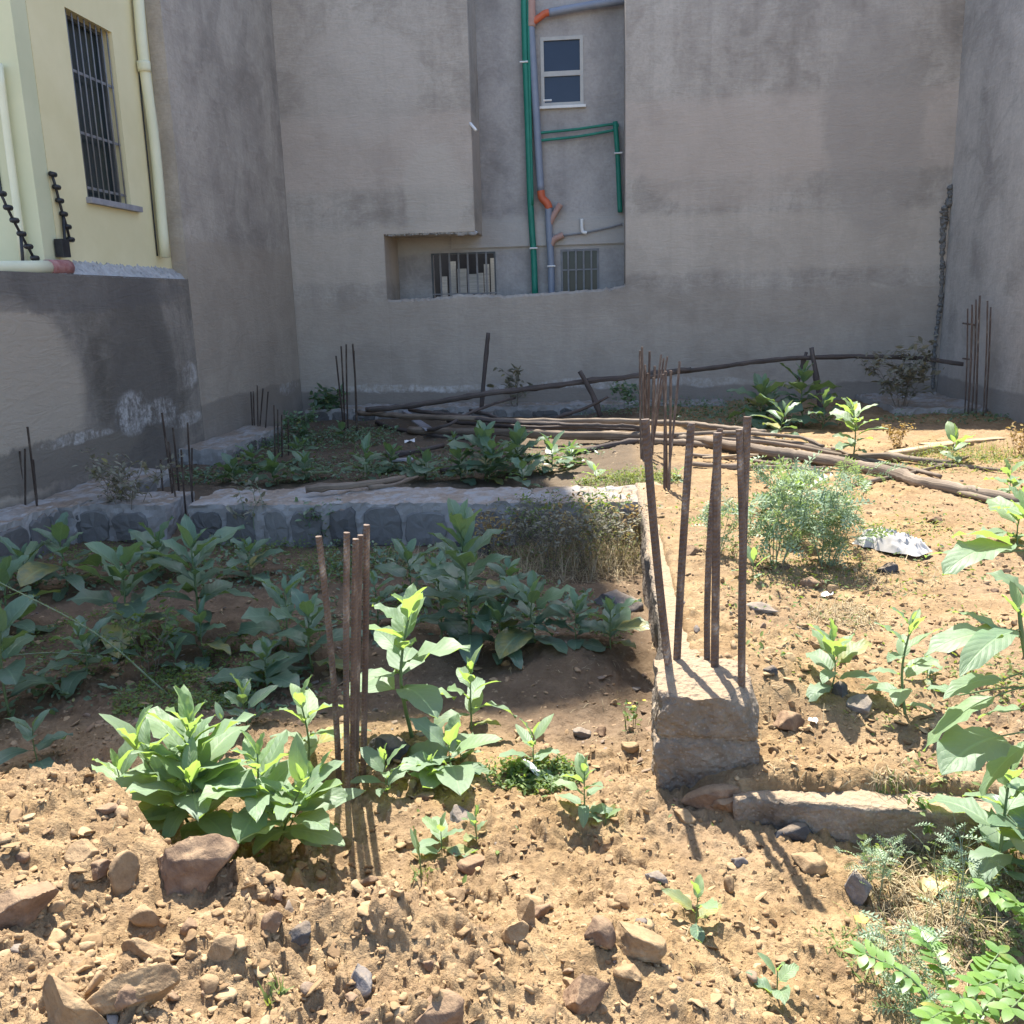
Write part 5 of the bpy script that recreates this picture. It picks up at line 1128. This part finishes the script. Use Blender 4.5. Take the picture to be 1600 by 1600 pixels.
bush('pale thistle at the bottom right with a small yellow flower', 1390, 1545, 1410, 130, 5, 40, 46, 5, 'thistle', 'thistle', 'thistles at the lower right', 'twig_pale', 'leaf_thistle', True, 2, 1)
bush('tall thin thistle at the lower right with nearly bare stems', 1490, 1430, 1290, 120, 5, 34, 50, 6, 'thistle', 'thistle', 'thistles at the lower right', 'twig_pale', 'leaf_thistle', True, 2)
bush('thistle in straw beside the grey speckled rock', 1365, 1390, 1300, 70, 4, 26, 70, 7, 'thistle', 'thistle', 'thistles at the lower right', 'twig_pale', 'leaf_thistle', True, 2)
bush('pale thistle lying low in the bottom right corner', 1440, 1590, 1500, 160, 5, 40, 50, 8, 'thistle', 'thistle', 'thistles at the lower right', 'twig_pale', 'leaf_thistle', True, 2)
bush('large wispy grey shrub before the far right corner', 1408, 645, 535, 125, 9, 13, 520, 9, 'dry_shrub', 'shrub', None, 'twig', 'leaf_dry', False, 4, thick=.7, lo=.25)
bush('wispy weed standing up past the slanting pole', 806, 650, 558, 32, 4, 12, 130, 10, 'wispy_weed', 'weed', None, 'twig', 'leaf_dry', False, 2)
bush('faint wispy weed before the wall left of the thin bars', 978, 650, 598, 50, 5, 10, 150, 11, 'wispy_weed', 'weed', None, 'twig', 'leaf_shade', False, 3, thick=.7)
bush('feathery shaded weed in front of the lower foundation stub', 205, 835, 690, 130, 8, 13, 420, 12, 'wispy_weed', 'weed', None, 'twig', 'leaf_dry', False, 4, thick=.7)
bush('thin pale weed in front of the stone wall near the gap', 398, 850, 735, 50, 4, 12, 110, 13, 'wispy_weed', 'weed', None, 'twig_pale', 'leaf_dry', False, 2)
bush('leafy green weed climbing the stone wall left of the bars', 500, 850, 778, 80, 8, 13, 420, 14, 'wispy_weed', 'weed', None, 'stem', 'leaf_shade', False, 3)
bush('rusty orange seeding weed at the edge of the shade', 1402, 700, 652, 60, 9, 7, 260, 15, 'seeding_weed', 'weed', None, 'twig', 'leaf_rust', False, 2, thick=.8)
bush('rusty seeding weed at the right edge beside the poles', 1592, 712, 660, 40, 7, 8, 160, 16, 'seeding_weed', 'weed', None, 'twig', 'leaf_rust', False, 2, thick=.8)
bush('yellow green flowering weed in front of the cracked beam', 1432, 1320, 1236, 44, 4, 17, 150, 17, 'flowering_weed', 'weed', None, 'stem', 'leaf_small', False, 2)
bush('small yellow flowered herb left of the column foot', 985, 1140, 1092, 40, 4, 11, 36, 18, 'flowering_weed', 'weed', None, 'stem', 'leaf_small', False, 2, 4)
bush('greyish shaded weed between the leafy ones of the left bed', 235, 1050, 930, 120, 7, 13, 260, 19, 'wispy_weed', 'weed', None, 'twig', 'leaf_small', False, 3)
bush('small bushy weed behind the four thin back bars', 515, 655, 605, 50, 7, 14, 240, 20, 'wispy_weed', 'weed', None, 'stem', 'leaf_shade', False, 3)
bush('leafy weed in the wall corner behind the left ledge', 470, 690, 640, 60, 7, 11, 260, 22, 'wispy_weed', 'weed', None, 'stem', 'leaf_shade', False, 3)

for q_, (x_, y_, t_, l_, lab) in enumerate(((480, 752, 712, 42, 'back weed in a row above the stone wall, left of the log'), (610, 738, 704, 40, 'back weed just above the thin branch on the wall'), (720, 752, 708, 44, 'back weed on the left flank of the largest one'), (890, 728, 700, 36, 'back weed where the bed meets the lit poles'), (1225, 690, 640, 46, 'broad weed in shade left of the bright tipped one'), (395, 735, 705, 36, 'back weed beside the grey ledge end'))):
    B(lab, x_, y_, t_, l_, 13, 140+q_, **bk)
# feathery compound leaves at the bottom right
def fern(label, base, fronds, seed, Lp=.035, pairs=9):
    rs = np.random.RandomState(seed); t = thing('feathery_weed', label, 'weed', base, 'feather leaved weeds at the lower right'); st = MB(); lf = MB()
    for tip, bow in fronds:
        C = spline([base, (base+tip)/2+np.array([0, 0, bow]), tip], 16); st.tube(C, np.linspace(.004, .0015, 16), 5, False); tg = np.gradient(C, axis=0)
        for k in range(pairs):
            f = 4+11*k/(pairs-1); i = min(14, int(f)); q = C[i]*(1-(f-i))+C[i+1]*(f-i); az = math.atan2(tg[i][1], tg[i][0])
            for sgn in (1, -1):
                V, Fc, uv = leaf_geo(Lp*rs.uniform(.85, 1.15)*(1-.25*abs(k/(pairs-1)-.5)), Lp*.24, .25+rs.randn()*.2, .5, az+sgn*(1.05+rs.randn()*.12), q, .15, .02, rs, n=6, m=3, petiole=.06)
                lf.add(V, Fc, uv, rs.rand())
        V, Fc, uv = leaf_geo(Lp, Lp*.24, .1, .4, math.atan2(tg[-1][1], tg[-1][0]), C[-1], .15, .02, rs, n=6, m=3, petiole=.06); lf.add(V, Fc, uv, rs.rand())
    st.build('stem', M['stem'], t, True); lf.build('foliage', M['leaf_fern'], t, True); return t
b1 = G(1500, 1640); dv = lambda px, py, Y: ony(px, py, Y)
fern('feather leaved weed at the bottom right corner with long arching fronds', b1, [(dv(1352, 1490, 1.80), .05), (dv(1440, 1465, 1.95), .06), (dv(1560, 1490, 1.85), .05), (dv(1600, 1530, 1.75), .04), (dv(1500, 1560, 1.60), .05), (dv(1455, 1590, 1.58), .05)], 1, .046)
b2 = G(1660, 1560)
fern('feather leaved weed reaching in from the right edge', b2, [(dv(1540, 1385, 2.0), .06), (dv(1590, 1410, 1.95), .05), (dv(1530, 1540, 1.70), .05), (dv(1580, 1575, 1.62), .05)], 2, .046)
# long drooping flower spike across the left bed
def spike(label, p0, p1, p2, seed, r=.016):
    t = thing('flower_spike', label, 'weed', p0); C = spline([p0, p1, p2], 40); rs = np.random.RandomState(seed); mb = MB(); mb.tube(C, np.linspace(.005, .002, 40), 5, False); mb.build('stem', M['twig_pale'], t, True)
    n = 260; i = rs.randint(4, 40, size=n); Vt, Ft = tmpl_leaf(); pos = C[i]+rs.randn(n, 3)*.006; V, Fc = scatter(Vt, Ft, pos, rot_rand(rs, n), r*rs.uniform(.5, 1.2, n)*(1.2-i/60.))
    finish('buds', V, Fc, M['leaf_small'], t, False, np.zeros((len(V), 2)), np.repeat(rs.rand(n), len(Vt)))
p0 = G(262, 1085); spike('long thin flower spike leaning left across the shaded bed', p0, ony(150, 990, p0[1]-.1), ony(-10, 905, p0[1]-.25), 1)
p0 = G(190, 1030); spike('second thin flower spike lying low to the left edge', p0, ony(90, 1020, p0[1]-.1), ony(-10, 1026, p0[1]-.2), 2, .012)

# ------------------------------------------------------------------ herbs and grass too many to count
def patches(name, mat, spots, leaf, seed, tilt=1.1):
    """spots: (px, py, rx px, depth m, height m, count)"""
    rs = np.random.RandomState(seed); Vt, Ft = tmpl_leaf(); VV = []; FF = []; RR = []; off = 0
    for (px, py, rx, dy, h, n) in spots:
        c = G(px, py); ax = pxm(c, rx); a = rs.rand(n)*2*PI; q = np.sqrt(rs.rand(n)); x = c[0]+np.cos(a)*q*ax; y = c[1]+np.sin(a)*q*dy
        keep = vnoise2(x*7, y*7, seed) > rs.uniform(-.9, .35, n); x, y = x[keep], y[keep]; n = len(x)
        z = ground_h(x, y)+h*rs.rand(n)**1.4*(.45+.55*(vnoise2(x*9, y*9, seed+3)*.5+.5))+.003
        V, Fc = scatter(Vt, Ft, np.stack([x, y, z], 1), rot_rand(rs, n, tilt), leaf*rs.uniform(.45, 1.3, n)); VV.append(V); FF.append(Fc+off); off += len(V); RR.append(np.repeat(rs.rand(n), len(Vt)))
    V = np.concatenate(VV); o = finish(name, V, np.concatenate(FF), M[mat], None, False, np.zeros((len(V), 2)), np.concatenate(RR)); return tag(o, kind='stuff')
patches('ground_herbs', 'leaf_small', [(300, 1085, 110, .35, .07, 3600), (420, 1010, 90, .4, .06, 1700), (150, 1000, 140, .5, .06, 1700), (560, 890, 120, .35, .10, 2200), (430, 860, 120, .2, .12, 1500), (740, 940, 150, .5, .06, 1800),
    (850, 1215, 60, .10, .035, 900), (790, 1215, 45, .08, .03, 350), (130, 870, 100, .3, .10, 900), (950, 985, 40, .3, .05, 300)], .022, 1)
patches('ground_herbs', 'leaf_shade', [(200, 900, 200, .4, .10, 700), (450, 900, 160, .4, .09, 700), (640, 960, 160, .5, .08, 600), (120, 1060, 140, .35, .06, 350), (450, 1080, 130, .3, .06, 300), (860, 960, 110, .4, .08, 400), (620, 880, 120, .25, .12, 700), (330, 880, 120, .25, .14, 700), (700, 720, 260, .6, .10, 1500), (600, 640, 160, .6, .12, 900), (520, 690, 110, .8, .14, 2600), (420, 700, 80, .9, .14, 1500), (520, 740, 260, .45, .08, 2200), (760, 730, 160, .5, .08, 900), (1180, 660, 130, .8, .14, 1500), (1100, 640, 120, .7, .16, 1500), (1480, 655, 100, .5, .08, 700), (960, 640, 60, .6, .14, 700), (330, 745, 70, .4, .10, 700)], .042, 2)
patches('ground_herbs', 'grass_green', [(955, 750, 70, .22, .10, 1600), (1030, 752, 40, .2, .08, 500), (1510, 722, 110, .5, .10, 1500), (1570, 790, 60, .4, .08, 400), (1250, 880, 120, .4, .05, 700), (1480, 1345, 130, .22, .10, 1000), (1420, 830, 60, .25, .05, 250), (1550, 1060, 60, .2, .05, 300), (1400, 1330, 50, .1, .05, 200), (1590, 1500, 60, .2, .06, 300)], .026, 3)
patches('ground_herbs', 'leaf_small', [(1300, 830, 280, 1.2, .03, 1300), (1350, 980, 230, .8, .025, 900), (700, 1300, 500, .5, .015, 60)], .024, 5)
def blades(name, mat, spots, seed, wid=.0028):
    """spots: (px, py, rx px, depth m, blade length m, lean, count)"""
    rs = np.random.RandomState(seed); VV = []; FF = []; RR = []; off = 0; n_ = 5; t = np.linspace(0, 1, n_)
    for (px, py, rx, dy, L, lean, n) in spots:
        c = G(px, py); ax = pxm(c, rx); a = rs.rand(n)*2*PI; q = np.sqrt(rs.rand(n)); x = c[0]+np.cos(a)*q*ax; y = c[1]+np.sin(a)*q*dy; z = ground_h(x, y)-.01
        l = L*rs.uniform(.4, 1.1, n)*(.6+.4*(vnoise2(x*6, y*6, seed)*.5+.5)); az = rs.rand(n)*2*PI; th0 = np.clip(PI/2-np.abs(rs.randn(n))*lean*.6, -.1, 1.6); dr = lean*rs.uniform(.2, 1.6, n)
        P_ = np.zeros((n, n_, 3)); cur = np.stack([x, y, z], 1)
        for i in range(n_):
            P_[:, i] = cur; th = th0-dr*t[i]; cur = cur+np.stack([np.cos(az)*np.cos(th), np.sin(az)*np.cos(th), np.sin(th)], 1)*(l/(n_-1))[:, None]
        sd = np.stack([-np.sin(az), np.cos(az), np.zeros(n)], 1); w_ = (wid*rs.uniform(.6, 1.3, n))[:, None, None]*(1-.8*t)[None, :, None]
        V = np.stack([P_-sd[:, None]*w_, P_+sd[:, None]*w_], 2).reshape(n, -1, 3)
        V[..., 2] = np.maximum(V[..., 2], ground_h(V[..., 0].ravel(), V[..., 1].ravel()).reshape(V.shape[:2])+.002)
        F1 = np.array([(2*i, 2*i+1, 2*i+3, 2*i+2) for i in range(n_-1)]); VV.append(V.reshape(-1, 3)); FF.append((F1[None]+(np.arange(n)*2*n_)[:, None, None]).reshape(-1, 4)+off); off += n*2*n_; RR.append(np.repeat(rs.rand(n), 2*n_))
    V = np.concatenate(VV); o = finish(name, V, np.concatenate(FF), M[mat], None, False, np.zeros((len(V), 2)), np.concatenate(RR)); return tag(o, kind='stuff')
blades('dry_grass', 'grass_dry', [(870, 885, 140, .36, .34, 2.0, 1700), (910, 870, 100, .30, .42, 1.6, 900), (820, 800, 110, .22, .20, 1.9, 900), (960, 775, 40, .2, .16, 1.6, 400), (640, 880, 90, .2, .2, 1.7, 500), (880, 800, 100, .2, .2, 1.6, 600)], 1, .0017)
for q, (x_, y_, t_, w_) in enumerate(((770, 868, 790, 100), (800, 880, 778, 120), (835, 870, 765, 110), (862, 890, 775, 120), (890, 870, 762, 110), (915, 890, 775, 120), (940, 870, 764, 100), (965, 885, 775, 90), (985, 868, 768, 70), (845, 850, 755, 120), (930, 850, 758, 120))):
    bush('tangled dry brown weed growing against the stone wall beside the beam', x_, y_, t_, w_, 10, 9, 260, 80+q, 'dry_weed', 'weed', 'tangled dry weeds by the stone wall', 'twig', ('leaf_rust', 'leaf_dry', 'leaf_small', 'leaf_dry')[q % 4], False, 4, thick=.5)
blades('dry_straw', 'grass_dry', [(1320, 965, 55, .16, .16, 2.6, 420), (1480, 1400, 130, .22, .12, 2.6, 1600), (1400, 1310, 70, .08, .12, 2.6, 260), (1450, 1470, 90, .15, .10, 2.6, 500), (1560, 1420, 80, .2, .12, 2.4, 500), (1400, 900, 80, .3, .12, 1.4, 200), (1300, 900, 120, .3, .10, 1.8, 250)], 2, .0018)
blades('green_grass', 'grass_green', [(950, 830, 60, .25, .22, 1.0, 700), (1000, 750, 60, .15, .12, 1.0, 400), (1400, 1305, 40, .06, .08, 1.2, 90), (430, 1560, 10, .03, .06, .8, 20), (660, 1370, 16, .03, .06, .8, 22), (1520, 712, 90, .4, .16, 1.2, 500), (850, 1215, 60, .1, .05, 1.4, 500), (1430, 1520, 160, .2, .08, 1.6, 300)], 3)
patches('dry_seed_heads', 'leaf_rust', [(900, 868, 100, .3, .38, 500), (930, 850, 60, .22, .34, 300)], .014, 7)
patches('dry_grass_leaves', 'grass_green', [(950, 868, 65, .26, .34, 1600)], .018, 9)
patches('dry_grass_leaves', 'leaf_small', [ (860, 880, 110, .32, .22, 1300)], .018, 8)
blades('loose_twigs', 'grass_dry', [(1250, 950, 380, 1.5, .10, 3.2, 900), (700, 1380, 600, .7, .06, 3.2, 260), (450, 1000, 420, .9, .10, 3.2, 260)], 9, .0016)
